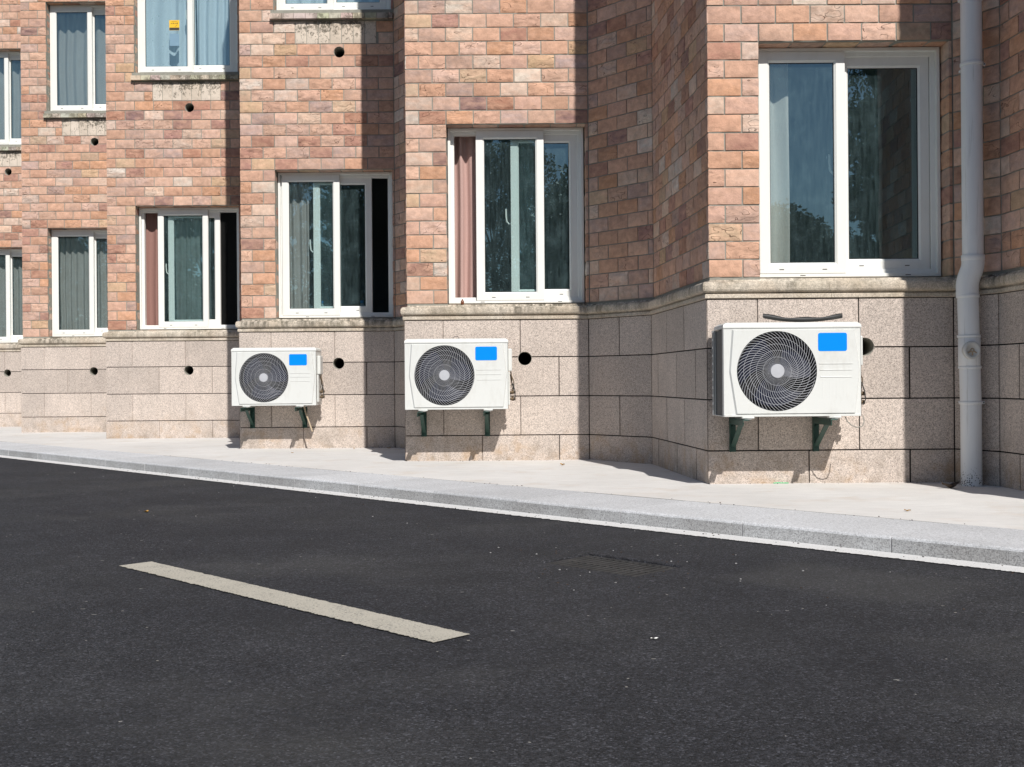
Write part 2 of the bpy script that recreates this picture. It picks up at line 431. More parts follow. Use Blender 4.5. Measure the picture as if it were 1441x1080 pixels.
# ------------------------------------------------------------------ plan of the stepped facade
bays = {}
C = {-1: (-8.35, 16.49), 0: (-6.328, 14.48), 1: (-4.592, 12.72), 2: (-2.566, 10.62), 3: (-.823, 8.784), 4: (1.180, 6.688), 5: (2.915, 4.85), 6: (4.92, 2.75)}
LONG, SHORT = (.440, -.500), (.165, -.270)
poly = [(-8.42, 18.1)]; faces = []
for k in range(-1, 6):
    w = 1.435 if k % 2 else 1.465
    a = LONG if k % 2 else SHORT
    if k in (1, -1): w = 1.52; a = (.35, -.45)
    p3 = Vector(C[k]); p1 = p3 + Vector((w, 0)); p2 = p1 + Vector(a)
    bays[k] = dict(C=p3, P1=p1, P2=p2, w=w, i=len(poly))
    poly += [tuple(p3), tuple(p1), tuple(p2)]
poly.append(C[6])
poly = [Vector(p) for p in poly]
NP = len(poly)
def nrm(i):
    d = (poly[i + 1] - poly[i]).normalized(); return Vector((d.y, -d.x))
mit = []
for i in range(NP):
    if i == 0: mit.append(nrm(0))
    elif i == NP - 1: mit.append(nrm(NP - 2))
    else:
        a, b_ = nrm(i - 1), nrm(i); mit.append((a + b_) / (1 + a.dot(b_)))
def off(i, o): return poly[i] + mit[i] * o
def sweep_prism(mb, i, u0, u1, prof, mi=0, c=None):
    """closed profile [(offset,z)...] swept along face i between distances u0..u1"""
    L = (poly[i + 1] - poly[i]).length; vs = []; n = len(prof)
    for u in (u0, u1):
        t = u / L
        for o, z in prof:
            p = off(i, o).lerp(off(i + 1, o), t); vs.append((p.x, p.y, z))
    fs = [(k, (k + 1) % n, n + (k + 1) % n, n + k) for k in range(n)]
    fs += [tuple(range(n))[::-1], tuple(range(n, 2 * n))]
    mb.add(vs, fs, mi, False, c)

def boolcut(mb, cuts, solver='EXACT'):
    """cut cylinders (x, y, z, r, length) along Y out of mb; returns new MB"""
    me = bpy.data.meshes.new('tmp'); me.from_pydata(mb.v, [], mb.f)
    at = me.attributes.new('mi', 'INT', 'FACE'); at.data.foreach_set('value', mb.mi)
    cols = [c or (.5, .3, .2, 0) for c in mb.c]
    ac = me.attributes.new('fc', 'FLOAT_COLOR', 'FACE'); ac.data.foreach_set('color', [x for c in cols for x in c])
    o = bpy.data.objects.new('tmp', me); col.objects.link(o); tmp = [o]
    bm = bmesh.new()
    for x, y, z, r, ln in cuts:
        bmesh.ops.create_cone(bm, cap_ends=True, segments=40, radius1=r, radius2=r, depth=ln,
                              matrix=Matrix.Translation((x, y, z)) @ Matrix.Rotation(math.pi / 2, 4, 'X'))
    cm = bpy.data.meshes.new('cut'); bm.to_mesh(cm); bm.free()
    co = bpy.data.objects.new('cut', cm); col.objects.link(co)
    md = o.modifiers.new('b', 'BOOLEAN'); md.operation = 'DIFFERENCE'; md.object = co; md.solver = solver
    dg = bpy.context.evaluated_depsgraph_get(); ev = o.evaluated_get(dg); em = ev.to_mesh()
    r = MB(); hc = 'fc' in em.attributes
    vs = [v.co.copy() for v in em.vertices]; r.v = [tuple(v) for v in vs]
    for p in em.polygons:
        r.f.append(tuple(p.vertices)); r.mi.append(0); r.sm.append(False)
        r.c.append(tuple(em.attributes['fc'].data[p.index].color) if hc else None)
    ev.to_mesh_clear()
    bpy.data.objects.remove(o); bpy.data.objects.remove(co)
    return r

# ------------------------------------------------------------------ bricks
PAL = [((.61, .345, .235), 26), ((.64, .40, .295), 24), ((.61, .31, .175), 14), ((.67, .49, .38), 13), ((.45, .215, .155), 9),
       ((.50, .335, .28), 9), ((.60, .40, .24), 5), ((.68, .58, .49), 3), ((.34, .18, .145), 3)]
def rcol():
    r = random.uniform(0, sum(w for _, w in PAL))
    for c, w in PAL:
        r -= w
        if r <= 0: break
    k = random.uniform(.82, 1.10); h = random.uniform(-.02, .02)
    lm = .3 * c[0] + .5 * c[1] + .2 * c[2]; c = [x + (lm - x) * .17 for x in c]; k *= .99
    return (min(c[0] * k + h, .74), c[1] * k, max(c[2] * k - h, .03), random.random())
def brick(mb, O, U, V, N, u0, u1, v0, v1, c=None, depth=.03, amp=1.0, closed=False, flat=False):
    c = c or rcol()
    nx = max(3, int(round((u1 - u0) / .02))); nz = max(3, int(round((v1 - v0) / .022)))
    if flat: nx = nz = 1
    flip = U.cross(V).dot(N) < 0
    sx = random.uniform(0, 90); sy = random.uniform(0, 90)
    strong = random.random() < .3; tilt = random.uniform(-.012, .012); tz = random.uniform(-.02, .02); base = random.uniform(-.001, .0025)
    ang = random.uniform(-.7, .7); fq = random.uniform(12, 26)
    vs = []; W = u1 - u0; H = v1 - v0
    for j in range(nz + 1):
        for i in range(nx + 1):
            a = i / nx; b_ = j / nz
            u = u0 + W * a; v = v0 + H * b_
            jx = jz = 0
            if 0 < i < nx: jx = random.uniform(-.003, .003)
            if 0 < j < nz: jz = random.uniform(-.003, .003)
            h = base + tilt * (a - .5) * W * 2 + tz * (b_ - .5) * H
            if not flat:
                p = Vector((u * 9 + sx, v * 14 + sy, 0))
                h += amp * .0060 * noise.noise(p) + amp * .0026 * noise.noise(p * 3.1)
                if strong:
                    q = (u * math.sin(ang) + v * math.cos(ang)) * fq + 1.5 * noise.noise(p * .7)
                    h += amp * .0060 * ((q % 1.0) - .5)
            if not flat: h = max(h, -.0036)
            if i in (0, nx) or j in (0, nz): h = max(min(h, .001) - .0026, -.0050)
            vs.append(O + U * (u + jx) + V * (v + jz) + N * h)
    fs = []
    for j in range(nz):
        for i in range(nx):
            q = (j * (nx + 1) + i, j * (nx + 1) + i + 1, (j + 1) * (nx + 1) + i + 1, (j + 1) * (nx + 1) + i)
            fs.append(q[::-1] if flip else q)
    if closed:
        n0 = len(vs)
    mb.add(vs, fs, 0, not flat and not closed, c)
    # perimeter
    per = [i for i in range(nx)] + [j * (nx + 1) + nx for j in range(nz)] + [nz * (nx + 1) + i for i in range(nx, 0, -1)] + [j * (nx + 1) for j in range(nz, 0, -1)]
    if closed:
        base_i = len(mb.v) - len(vs); bk = [vs[i] - N * ((vs[i] - O).dot(N) + depth) for i in per]
        k0 = len(mb.v); mb.v += [tuple(x) for x in bk]; n = len(per)
        for k in range(n):
            mb.f.append((base_i + per[(k + 1) % n], base_i + per[k], k0 + k, k0 + (k + 1) % n)); mb.mi.append(0); mb.sm.append(False); mb.c.append(c)
        mb.f.append(tuple(range(k0 + n - 1, k0 - 1, -1))); mb.mi.append(0); mb.sm.append(False); mb.c.append(c)
    else:
        pv = [vs[i] for i in per]; bk = [p - N * ((p - O).dot(N) + depth) for p in pv]; n = len(per)
        q = [(k, n + k, n + (k + 1) % n, (k + 1) % n) for k in range(n)]
        mb.add(pv + bk, [x[::-1] for x in q] if flip else q, 0, False, c)

Z0, RP, NROW = 1.232, .1084, 50
BP, JT = .2055, .0088
def brick_wall(mb, i, blocks=(), hole=None, holemb=None, start=0, bp=BP):
    """courses on face i; blocks (u0,u1,row0,row1); hole (u,z,r)"""
    A, B = poly[i], poly[i + 1]; L = (B - A).length
    U = Vector(((B - A).x / L, (B - A).y / L, 0)); V = Vector((0, 0, 1)); n = nrm(i); N = Vector((n.x, n.y, 0)); O = Vector((A.x, A.y, 0))
    e = .004
    for r in range(NROW):
        z0 = Z0 + RP * r + JT / 2; z1 = Z0 + RP * (r + 1) - JT / 2
        cuts = [e]; u = (bp / 2 if (r + start) % 2 else bp)
        while u < L - .045: cuts.append(u); u += bp
        cuts.append(L - e)
        bl = [(a, b_) for a, b_, r0, r1 in blocks if r0 <= r < r1]
        for k in range(len(cuts) - 1):
            a = cuts[k] + (JT / 2 if k else 0); b_ = cuts[k + 1] - (JT / 2 if k < len(cuts) - 2 else 0)
            segs = [(a, b_)]
            for p, q in bl:
                ns = []
                for s0, s1 in segs:
                    if q <= s0 or p >= s1: ns.append((s0, s1))
                    else:
                        if p - s0 > .02: ns.append((s0, p - .001))
                        if s1 - q > .02: ns.append((q + .001, s1))
                segs = ns
            for s0, s1 in segs:
                jz = random.uniform(-.001, .001)
                if hole and s0 < hole[0] + hole[2] + .006 and s1 > hole[0] - hole[2] - .006 and z0 < hole[1] + hole[2] + .006 and z1 > hole[1] - hole[2] - .006:
                    brick(holemb, O, U, V, N, s0, s1, z0, z1, closed=True, flat=True)
                else:
                    brick(mb, O, U, V, N, s0 + random.uniform(-.001, .001), s1, z0 + jz, z1 + jz)

root = empty('brick_building', (-1.5, 10.5, 0))
tag(root, 'stepped apartment building of pink and orange split stone bricks above a speckled granite base', 'building')

OPENU = {4: .309, 3: .321, 2: .330, 1: .325, 0: .332, -1: .33, 5: .33}
core_all = {}
for k, bd in bays.items():
    i = bd['i']; w = bd['w']; u0 = OPENU[k]; Cx, Cy = bd['C']
    # rows: lower window rows 0-12 ; upper 27-39 ; sill row 26 ; soldier panel rows 24,25
    blocks = [(u0, w, 0, 13), (u0, w, 27, 40), (u0 - .03, w, 26, 27), (.53, 1.305, 24, 26)]
    hb = MB(); wb = MB(); hole = (.95, 3.755, .052)
    brick_wall(wb, i, blocks, hole, hb, bp=OPENU[k] / 1.5)
    brick_wall(wb, i + 1, start=1); brick_wall(wb, i + 2)
    if k == -1: brick_wall(wb, 0)
    hc = boolcut(hb, [(Cx + hole[0], Cy, hole[1], hole[2], .5)])
    wb.add(hc.v, [], 0)
    o0 = len(wb.v) - len(hc.v)
    for f, c in zip(hc.f, hc.c): wb.f.append(tuple(a + o0 for a in f)); wb.mi.append(0); wb.sm.append(False); wb.c.append(c)
    # reveals (jambs, soffits)
    X = Vector((1, 0, 0)); Y = Vector((0, 1, 0)); Zv = Vector((0, 0, 1))
    for r0 in (0, 27):
        for r in range(r0, r0 + 13):
            za = Z0 + RP * r + JT / 2; zb = Z0 + RP * (r + 1) - JT / 2
            brick(wb, Vector((Cx + w - .022, Cy, 0)), Y, Zv, -X, .004, .150, za, zb, amp=.5, depth=.02)
            brick(wb, Vector((Cx + u0 - .0015, Cy, 0)), Y, Zv, X, .030, .150, za, zb, amp=.3, depth=.01)
        zt = Z0 + RP * (r0 + 13)
        u = u0
        while u < w - .03:
            brick(wb, Vector((Cx, Cy, zt - .003)), X, Y, -Zv, u + .004, min(u + BP, w) - .004, .030, .150, amp=.4, depth=.02)
            u += BP
    wo = wb.build('wall', M['brick'], root, True)
    # core behind the bricks (mortar)
    cb = MB(); T = -.30; F = -.0072; ztop = Z0 + RP * NROW
    def core(ii, ua, ub, za, zb): sweep_prism(cb, ii, ua, ub, [(F, za), (F, zb), (T, zb), (T, za)])
    za0 = Z0 - .03
    oi, on, ii_, in_ = off(i, F), off(i + 1, F), off(i, T), off(i + 1, T)
    def quad(P, za, zb): cb.add([(x, y, z) for z in (za, zb) for x, y in P], [(3, 2, 1, 0), (4, 5, 6, 7), (0, 1, 5, 4), (1, 2, 6, 5), (2, 3, 7, 6), (3, 0, 4, 7)])
    def front_core(za, zb): quad([(Cx + u0, oi.y), tuple(on), tuple(in_), (Cx + u0, ii_.y)], za, zb)
    quad([tuple(oi), (Cx + u0 - .0012, oi.y), (Cx + u0 - .0012, ii_.y), tuple(ii_)], za0, ztop)
    front_core(Z0 + RP * 40, ztop)
    for j in (1, 2):
        Lf = (poly[i + j + 1] - poly[i + j]).length; core(i + j, 0, Lf, za0, ztop)
    if k == -1: core(0, 0, (poly[1] - poly[0]).length, za0, ztop)
    for za, zb in ((Z0 - .02, Z0 + RP * 13), (Z0 + RP * 27, Z0 + RP * 40)):
        cb.box(Cx + w - .018, Cx + w + .10, Cy + .012, Cy + .29, za, zb)
    # only the piece pierced by the upper pipe hole needs the boolean
    keep = cb; cb = MB(); front_core(Z0 + RP * 13, Z0 + RP * 27)
    c2 = boolcut(cb, [(Cx + hole[0], Cy, hole[1], hole[2] + .004, .9)])
    keep.add(c2.v, c2.f); keep.c = [None] * len(keep.f)
    keep.build('mortar_bed', M['mortar'], root, True)
    # granite base: slabs, dark bedding with pipe hole
    rows = [(-.02, .198), (.198, .503), (.503, .810), (.810, 1.104)]
    sb = MB(); hs = MB(); g = .0038; hz = {4: .812, 3: .797, 2: .800, 1: .768, 0: .785, -1: .79, 5: .8}[k]; hu = .925
    faces_ = [(i, True), (i + 1, False), (i + 2, False)] + ([(0, False)] if k == -1 else [])
    for ii, front in faces_:
        L = (poly[ii + 1] - poly[ii]).length
        for ri, (za, zb) in enumerate(rows):
            odd = ri % 2      # row 0 and 2: full first ; row 1,3: half first
            if front: cuts = [0] + ([.30, .90, 1.50] if odd else [.60, 1.20])
            elif L < .7: cuts = [0] + ([L * .5] if (odd and L > .5) else [])
            else: cuts = [0] + ([.5, 1.02] if odd else [.22, .80, 1.32])
            cuts = [c for c in cuts if c < L - .06] + [L]
            for q in range(len(cuts) - 1):
                a = cuts[q] + (g + .0012 if q else g); b_ = cuts[q + 1] - (g + .0012); pz = random.uniform(-.0008, .0012)
                prof = [(.018 + pz - .0015, za + g), (.018 + pz, za + g + .0015), (.018 + pz, zb - g - .0015), (.018 + pz - .0015, zb - g), (-.01, zb - g), (-.01, za + g)]
                hit = front and a < hu + .07 and b_ > hu - .07 and za < hz + .07 and zb > hz - .07
                sweep_prism(hs if hit else sb, ii, a, b_, prof)
    hc = boolcut(hs, [(Cx + hu, Cy, hz, .054, .6)])
    sb.add(hc.v, hc.f, 0)
    sb.c = [None] * len(sb.f)
    sb.build('granite_base', M['granite'], root, True)
    jb = MB()
    for ii, front in faces_:
        L = (poly[ii + 1] - poly[ii]).length
        sweep_prism(jb, ii, 0, L, [(.0090, -.05), (.0090, 1.11), (-.33, 1.11), (-.33, -.05)])
    j2 = boolcut(jb, [(Cx + hu, Cy, hz, .058, .9)]); j2.c = [None] * len(j2.f)
    j2.build('joint_bed', M['joint'], root, True)
    # back walls of holes are the mortar bed depth; dark plug behind them
    for (xx, zz, ya, rr_) in ((Cx + hu, hz, -.0175, .0532), (Cx + .95, 3.755, .006, .0505)):
        tb = MB(); mt_ = Matrix.Translation((xx, Cy, zz)) @ Matrix.Rotation(-math.pi / 2, 4, 'X')
        tb.lathe([(rr_ + .004, ya), (rr_, ya + .001), (rr_ - .002, ya + .02), (rr_ - .002, .33), (rr_ + .004, .33)], 32, 0, mt_)
        tb.build('pipe_sleeve', M['mortar'], root, True)
    pb = MB(); pb.box(Cx + hu - .08, Cx + hu + .08, Cy + .34, Cy + .36, hz - .08, hz + .08)
    pb.build('hole_backing', M['dark'], root, True)
    pb = MB(); pb.box(Cx + .95 - .08, Cx + .95 + .08, Cy + .31, Cy + .33, 3.755 - .08, 3.755 + .08)
    pb.build('hole_backing', M['dark'], root, True)
    # moulded ledge
    prof = [(-.30, 1.105), (.022, 1.105), (.030, 1.108), (.030, 1.128), (.024, 1.132), (.017, 1.134), (.017, 1.140), (.034, 1.143), (.043, 1.150), (.047, 1.160),
            (.047, 1.182), (.043, 1.196), (.034, 1.204), (.0, 1.209), (-.012, 1.226), (-.30, 1.238)]
    lb = MB()
    for ii, front in faces_:
        L = (poly[ii + 1] - poly[ii]).length
        cuts = [0] + ([random.uniform(.62, .8)] if L > 1 else []) + [L]
        for q in range(len(cuts) - 1):
            sweep_prism(lb, ii, cuts[q] + (.0012 if q else 0), cuts[q + 1] - (.0012 if q < len(cuts) - 2 else 0), prof)
    lb.build('stone_ledge', M['cornice'], root, True)
    # upper window sill (slanting stones) and soldier course panel
    s2 = MB(); u = u0 - .028; zs = Z0 + RP * 26
    while u < w - .02:
        ue = min(u + .112, w - .001); cc = (.60 + random.uniform(-.06, .05), .53 + random.uniform(-.05, .04), .43 + random.uniform(-.05, .04), 0)
        P = [(-.046, zs + .012), (-.038, zs + .064), (.14, zs + .112), (.14, zs + .012)]
        vs = [(Cx + x, Cy + y, z) for x in (u + .002, ue - .002) for y, z in P]
        s2.add(vs, [(0, 1, 5, 4), (1, 2, 6, 5), (2, 3, 7, 6), (3, 0, 4, 7), (0, 3, 2, 1), (4, 5, 6, 7)], 0, False, cc); u = ue
    s2.build('window_sill', M['sill'], root, True)
    s3 = MB()
    for q in range(7):
        a = .533 + q * .110; v = random.uniform(-.05, .05)
        brick(s3, Vector((Cx, Cy, 0)), X, Zv, -Y, a + .003, a + .107, Z0 + RP * 24 + .004, Z0 + RP * 26 - .002, c=(.70 + v, .60 + v, .50 + v, random.random()), amp=.8)
    s3.build('soldier_course', M['sill'], root, True)
# roof
rb = MB(); pts = [(p.x, p.y) for p in poly] + [(9, 2.75), (9, 22), (-8.42, 22)]
n = len(pts); zt = Z0 + RP * NROW
rb.add([(x, y, z) for z in (zt, zt + .2) for x, y in pts], [tuple(range(n))[::-1], tuple(range(n, 2 * n))] + [(q, (q + 1) % n, n + (q + 1) % n, n + q) for q in range(n)])
rb.build('roof', M['cornice'], root, True)

# ------------------------------------------------------------------ windows
def curtain(x0, x1, z0, z1, y, folds, amp, mat, label, taper=0.0, group=None):
    mb = MB(); nx = folds * 10; nz = 24; vs = []; ph = random.uniform(0, 6)
    fr = [random.uniform(.7, 1.3) for _ in range(folds + 2)]
    for side in (0, 1):
        for j in range(nz + 1):
            b_ = j / nz
            for i in range(nx + 1):
                a = i / nx
                t = a * folds + .25 * math.sin(a * 7 + ph) + .08 * math.sin(b_ * 4 + ph)
                am = amp * fr[int(a * folds)] * (1 - .25 * b_)
                xx = x0 + (x1 - x0) * (a * (1 - taper * (1 - b_)) + .004 * math.sin(b_ * 9 + a * 5))
                vs.append((xx, y + am * math.sin(t * 2 * math.pi) + side * .003 + .01 * math.sin(b_ * 3 + ph), z0 + (z1 - z0) * b_))
    S = (nx + 1) * (nz + 1); fs = []
    for j in range(nz):
        for i in range(nx):
            q = (j * (nx + 1) + i, j * (nx + 1) + i + 1, (j + 1) * (nx + 1) + i + 1, (j + 1) * (nx + 1) + i)
            fs.append(q); fs.append(tuple(S + e for e in q[::-1]))
    mb.add(vs, fs, 0, True)
    o = mb.build('curtain', mat)
    tag(o, label, 'curtain', group or 'curtains hanging behind the windows')
    return o

def window(k, upper, s1, s2, label, slots=True, screen=False):
    bd = bays[k]; Cx, Cy = bd['C']
    x0 = Cx + OPENU[k] + .004; x1 = Cx + bd['w'] - .030
    r0 = 27 if upper else 0
    z0 = Z0 + RP * r0 + .008; z1 = Z0 + RP * (r0 + 13) - .006
    yf = Cy + .115
    fb = MB()
    grid_frame(fb, x0, x1, z0, z1, [(0, yf + .085), (0, yf + .003), (.003, yf), (.020, yf), (.022, yf + .002), (.022, yf + .030), (.046, yf + .032), (.050, yf + .036), (.050, yf + .085)])
    for a in (.25, .82):   # drain slots in the bottom member
        xc = x0 + (x1 - x0) * a; fb.box(xc - .016, xc + .016, yf - .0006, yf + .002, z0 + .009, z0 + .0135, 1)
    fo = fb.build('window', [M['upvc'], M['slot']], root, True)
    fo['label'] = label
    xi0, xi1 = x0 + .022, x1 - .022; W = x1 - x0
    def sash(a, b_, y, zi, sl):
        m = MB(); xa, xb = x0 + W * a, x0 + W * b_; za, zb = z0 + zi, z1 - zi; w = .066
        grid_frame(m, xa, xb, za, zb, [(0, y + .038), (0, y + .002), (.002, y), (w - .012, y), (w - .009, y + .003), (w - .003, y + .007), (w, y + .010), (w, y + .038)])
        grid_frame(m, xa, xb, za, zb, [(w - .001, y + .011), (w + .0035, y + .012), (w + .0035, y + .026), (w - .001, y + .027)], 1)
        for q in (.25, .75):
            xc = xa + (xb - xa) * q; m.box(xc - .014, xc + .014, y - .0006, y + .003, za + .022, za + .027, 2)
        o = m.build('sash', [M['upvc'], M['gasket'], M['slot']]); o.parent = fo
        p = MB(); p.box(xa + w, xb - w, y + .017, y + .021, za + w, zb - w)
        po = p.build('pane', M['glass']); po.parent = fo
        return xa, xb, za, zb
    sash(s1[0], s1[1], yf - .002, .023, True)
    xa, xb, za, zb = sash(s2[0], s2[1], yf + .042, .047, True)
    # lever handle on the inner sash's meeting stile, standing off to the left
    h = MB(); zc = (za + zb) / 2 - .02; xh = xa + .006; yh = yf + .088
    h.box(xh - .004, xh + .016, yh - .008, yh + .004, zc - .075, zc + .045, 0, .003)
    h.tube([(xh, yh, zc - .03), (xh - .022, yh, zc - .035), (xh - .040, yh, zc - .015), (xh - .044, yh, zc + .03), (xh - .045, yh, zc + .085)], .0075, 8)
    ho = h.build('handle', M['upvc']); ho.parent = fo
    # insect screen
    if screen:
        s = MB(); pitch = .012; xs = x0 + W * s2[1] + .004; y = yf + .066
        x = xs
        while x < x1 - .05: s.box(x, x + .0012, y, y + .001, z0 + .05, z1 - .05); x += pitch
        z = z0 + .05
        while z < z1 - .05: s.box(xs, x1 - .05, y + .0015, y + .0025, z, z + .0012); z += pitch
        so = s.build('insect_screen', M['slot']); so.parent = fo
    # room behind
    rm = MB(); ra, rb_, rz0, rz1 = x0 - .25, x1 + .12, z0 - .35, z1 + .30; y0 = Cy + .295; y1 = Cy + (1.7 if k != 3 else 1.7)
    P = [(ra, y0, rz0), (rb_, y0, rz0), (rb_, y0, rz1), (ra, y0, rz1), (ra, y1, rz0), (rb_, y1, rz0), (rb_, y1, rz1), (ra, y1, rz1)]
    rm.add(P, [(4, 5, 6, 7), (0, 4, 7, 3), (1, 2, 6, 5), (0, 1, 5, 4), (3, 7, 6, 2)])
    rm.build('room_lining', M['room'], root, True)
    return x0, x1, z0, z1, Cy + .30, fo

Wn = {}
up = 'upper floor'
Wn[4] = window(4, False, (.018, .485), (.455, .953), 'largest white sliding window, sky and tree reflections in its left pane')
Wn[3] = window(3, False, (.207, .707), (.462, .955), 'white sliding window with rose curtain in its open left side')
Wn[2] = window(2, False, (.035, .537), (.300, .812), 'white sliding window with grey curtain and dark open right side')
Wn[1] = window(1, False, (.185, .680), (.275, .790), 'white sliding window with brown curtain and insect screen', screen=True)
Wn[0] = window(0, False, (.018, .50), (.455, .953), 'closed white sliding window with taupe curtains')
Wn[-1] = window(-1, False, (.018, .50), (.455, .953), 'ground floor window cut by the left edge of the photo')
Wn[14] = window(4, True, (.018, .50), (.455, .953), 'upper floor window above the largest window')
Wn[13] = window(3, True, (.018, .50), (.455, .953), 'upper floor window above the rose curtain window')
Wn[12] = window(2, True, (.018, .50), (.455, .953), 'upper floor window at the top edge of the photo')
Wn[11] = window(1, True, (.018, .545), (.49, .955), 'upper floor window with a yellow label on its left pane')
Wn[10] = window(0, True, (.018, .50), (.455, .953), 'upper floor window with grey curtain, second column from the left')
Wn[9] = window(-1, True, (.018, .50), (.455, .953), 'upper floor window cut by the left edge of the photo')
Wn[5] = window(5, False, (.018, .50), (.455, .953), 'ground floor window nearest the road')
Wn[15] = window(5, True, (.018, .50), (.455, .953), 'upper floor window nearest the road')

def cur(key, a, b_, folds, amp, mat, label, dy=-.03, **kw):
    x0, x1, z0, z1, y, fo = Wn[key]; W = x1 - x0
    curtain(x0 + W * a, x0 + W * b_, z0 - .03, z1 + .10, y + dy, folds, amp, M[mat], label, **kw)
cur(3, -.02, .235, 2, .032, 'curt_rose', 'dusty rose curtain in the open side of the window above the middle air conditioner', dy=-.04)
cur(2, -.02, .245, 5, .020, 'curt_grey', 'grey brown curtain gathered left behind glass above the leftmost air conditioner')
cur(1, .0, .20, 3, .020, 'curt_brown', 'brown curtain gathered left in the window left of the leftmost air conditioner', dy=-.04)
cur(1, .30, .55, 4, .015, 'curt_grey', 'narrow grey curtain behind the pane beside the brown curtain', dy=.05)
cur(4, -.02, .215, 3, .024, 'curt_light', 'narrow cream curtain at the left side of the largest window', dy=.0)
cur(0, -.02, .70, 9, .022, 'curt_grey', 'taupe curtain filling the second ground floor window from the left', dy=.0)
cur(-1, .2, 1.0, 8, .022, 'curt_grey', 'grey curtain in the ground floor window at the left edge', dy=.0)
cur(12, -.02, 1.0, 9, .022, 'curt_blue', 'pale curtain in the upper window at the top edge, above the leftmost air conditioner', dy=.0)
cur(11, -.02, .52, 4, .030, 'curt_blue', 'pale blue grey curtain behind the upper pane with the yellow label', dy=.0)
cur(11, .54, 1.0, 6, .020, 'curt_blue', 'pale blue grey curtain in the right half of the upper window with the yellow label', dy=.0)
cur(10, -.02, 1.0, 9, .022, 'curt_grey', 'grey curtain in the upper window of the second column from the left', dy=.0)
cur(9, -.02, 1.0, 9, .022, 'curt_grey', 'grey curtain in the upper window at the left edge', dy=.0)

# yellow label on the upper pane
x0, x1, z0, z1, y, fo = Wn[11]
st = MB(); xc, zc, ys = -3.845, 4.735, bays[1]['C'].y + .115 + .0135
st.box(xc - .058, xc + .058, ys, ys + .001, zc - .062, zc + .055, 0)
st.box(xc - .056, xc + .056, ys - .0006, ys, zc - .060, zc - .030, 1)
for q in range(4): st.box(xc - .04 + q * .022, xc - .028 + q * .022, ys - .0006, ys, zc + .012, zc + .020 + .004 * (q % 2), 1)
st.tube([(xc + .006, ys - .0005, zc - .018), (xc + .03, ys - .0005, zc - .006), (xc + .038, ys - .0005, zc + .036), (xc - .03, ys - .0005, zc + .038)], .0016, 5, 1)
so = st.build('warning_sticker', [M['yellow'], M['ink']]); so.parent = fo; so['label'] = 'small yellow label with a dark band'
st = MB(); st.box(xc - .055, xc + .055, ys, ys + .001, zc - .24, zc - .10)
so = st.build('blue_rectangle', M['bluerect']); so.parent = fo  # plain grey-blue rectangle on the pane, below the yellow label

# ------------------------------------------------------------------ ground, road, kerb
S2 = math.sqrt(2)
T = Vector((1, -1)) / S2; Nn = Vector((1, 1)) / S2
def G(a, s, z): p = T * a + Nn * s; return (p.x, p.y, z)
KS, PS = 5.915 / S2, 6.66 / S2; RZ = -.067
def strip(name, s0, s1, z, mat, a0=-60, a1=60, thick=0.0):
    mb = MB(); mb.add([G(a0, s0, z), G(a1, s0, z), G(a1, s1, z), G(a0, s1, z)], [(0, 1, 2, 3)])
    o = mb.build(name, mat); o['kind'] = 'structure'; return o
m_ground, nt, bs, out = new_mat('far_grass_ground'); b = NB(nt)
b.l(b.mix(b.noise(b.pos(), 1.5, 6, .65), (.05, .075, .02), (.12, .12, .055)), bs.inputs['Base Color']); bs.inputs['Roughness'].default_value = .95
mb = MB(); mb.add([(-600, -600, -.16), (600, -600, -.16), (600, 600, -.16), (-600, 600, -.16)], [(0, 1, 2, 3)])
o = mb.build('ground', m_ground); o['kind'] = 'structure'
gc = Vector((.365, 4.225)); GA, GS = gc.dot(T), gc.dot(Nn); hx, hy = .243, .153
mb = MB()
def q4(a0, a1, s0, s1): mb.add([G(a0, s0, RZ), G(a1, s0, RZ), G(a1, s1, RZ), G(a0, s1, RZ)], [(0, 1, 2, 3)])
q4(-60, GA - hx, -2.6, KS + .05); q4(GA + hx, 60, -2.6, KS + .05); q4(GA - hx, GA + hx, -2.6, GS - hy); q4(GA - hx, GA + hx, GS + hy, KS + .05)
n0 = 40; rim = []
def rag(a, s, i): return (a + .008 * noise.noise(Vector((i * .9, 0, 3))), s + .008 * noise.noise(Vector((0, i * .9, 8))))
loop = [(GA - hx + 2 * hx * i / n0, GS - hy) for i in range(n0)] + [(GA + hx, GS - hy + 2 * hy * i / n0) for i in range(n0)] + [(GA + hx - 2 * hx * i / n0, GS + hy) for i in range(n0)] + [(GA - hx, GS + hy - 2 * hy * i / n0) for i in range(n0)]
n1 = len(loop); top_ = [G(a, s_, RZ) for a, s_ in loop]; mid_ = []
for i, (a, s_) in enumerate(loop):
    k_ = .955 + .03 * noise.noise(Vector((i * .35, 2, 0))); mid_.append(G(GA + (a - GA) * k_, GS + (s_ - GS) * (k_ - .02), RZ - .003 + .004 * noise.noise(Vector((i * .5, 7, 0)))))
bot_ = [G(GA + (a - GA) * .93, GS + (s_ - GS) * .90, RZ - .022) for a, s_ in loop]
mb.add(top_ + mid_ + bot_, [(j * n1 + i, j * n1 + (i + 1) % n1, (j + 1) * n1 + (i + 1) % n1, (j + 1) * n1 + i) for j in (0, 1) for i in range(n1)])
o = mb.build('road', M['asphalt']); o['kind'] = 'structure'
strip('far_pavement', -5.2, -2.75, -.03, M['concrete'])
mb = MB()
for q in range(60): 
    a = -30 + q; mb.add([G(a + x, s, z) for x in (.002, .998) for s, z in ((-2.75, -.15), (-2.75, -.028), (-2.60, -.028), (-2.59, -.04), (-2.59, -.15))], [(0, 1, 6, 5), (1, 2, 7, 6), (2, 3, 8, 7), (3, 4, 9, 8)])
o = mb.build('far_kerb', M['kerb']); o['kind'] = 'structure'
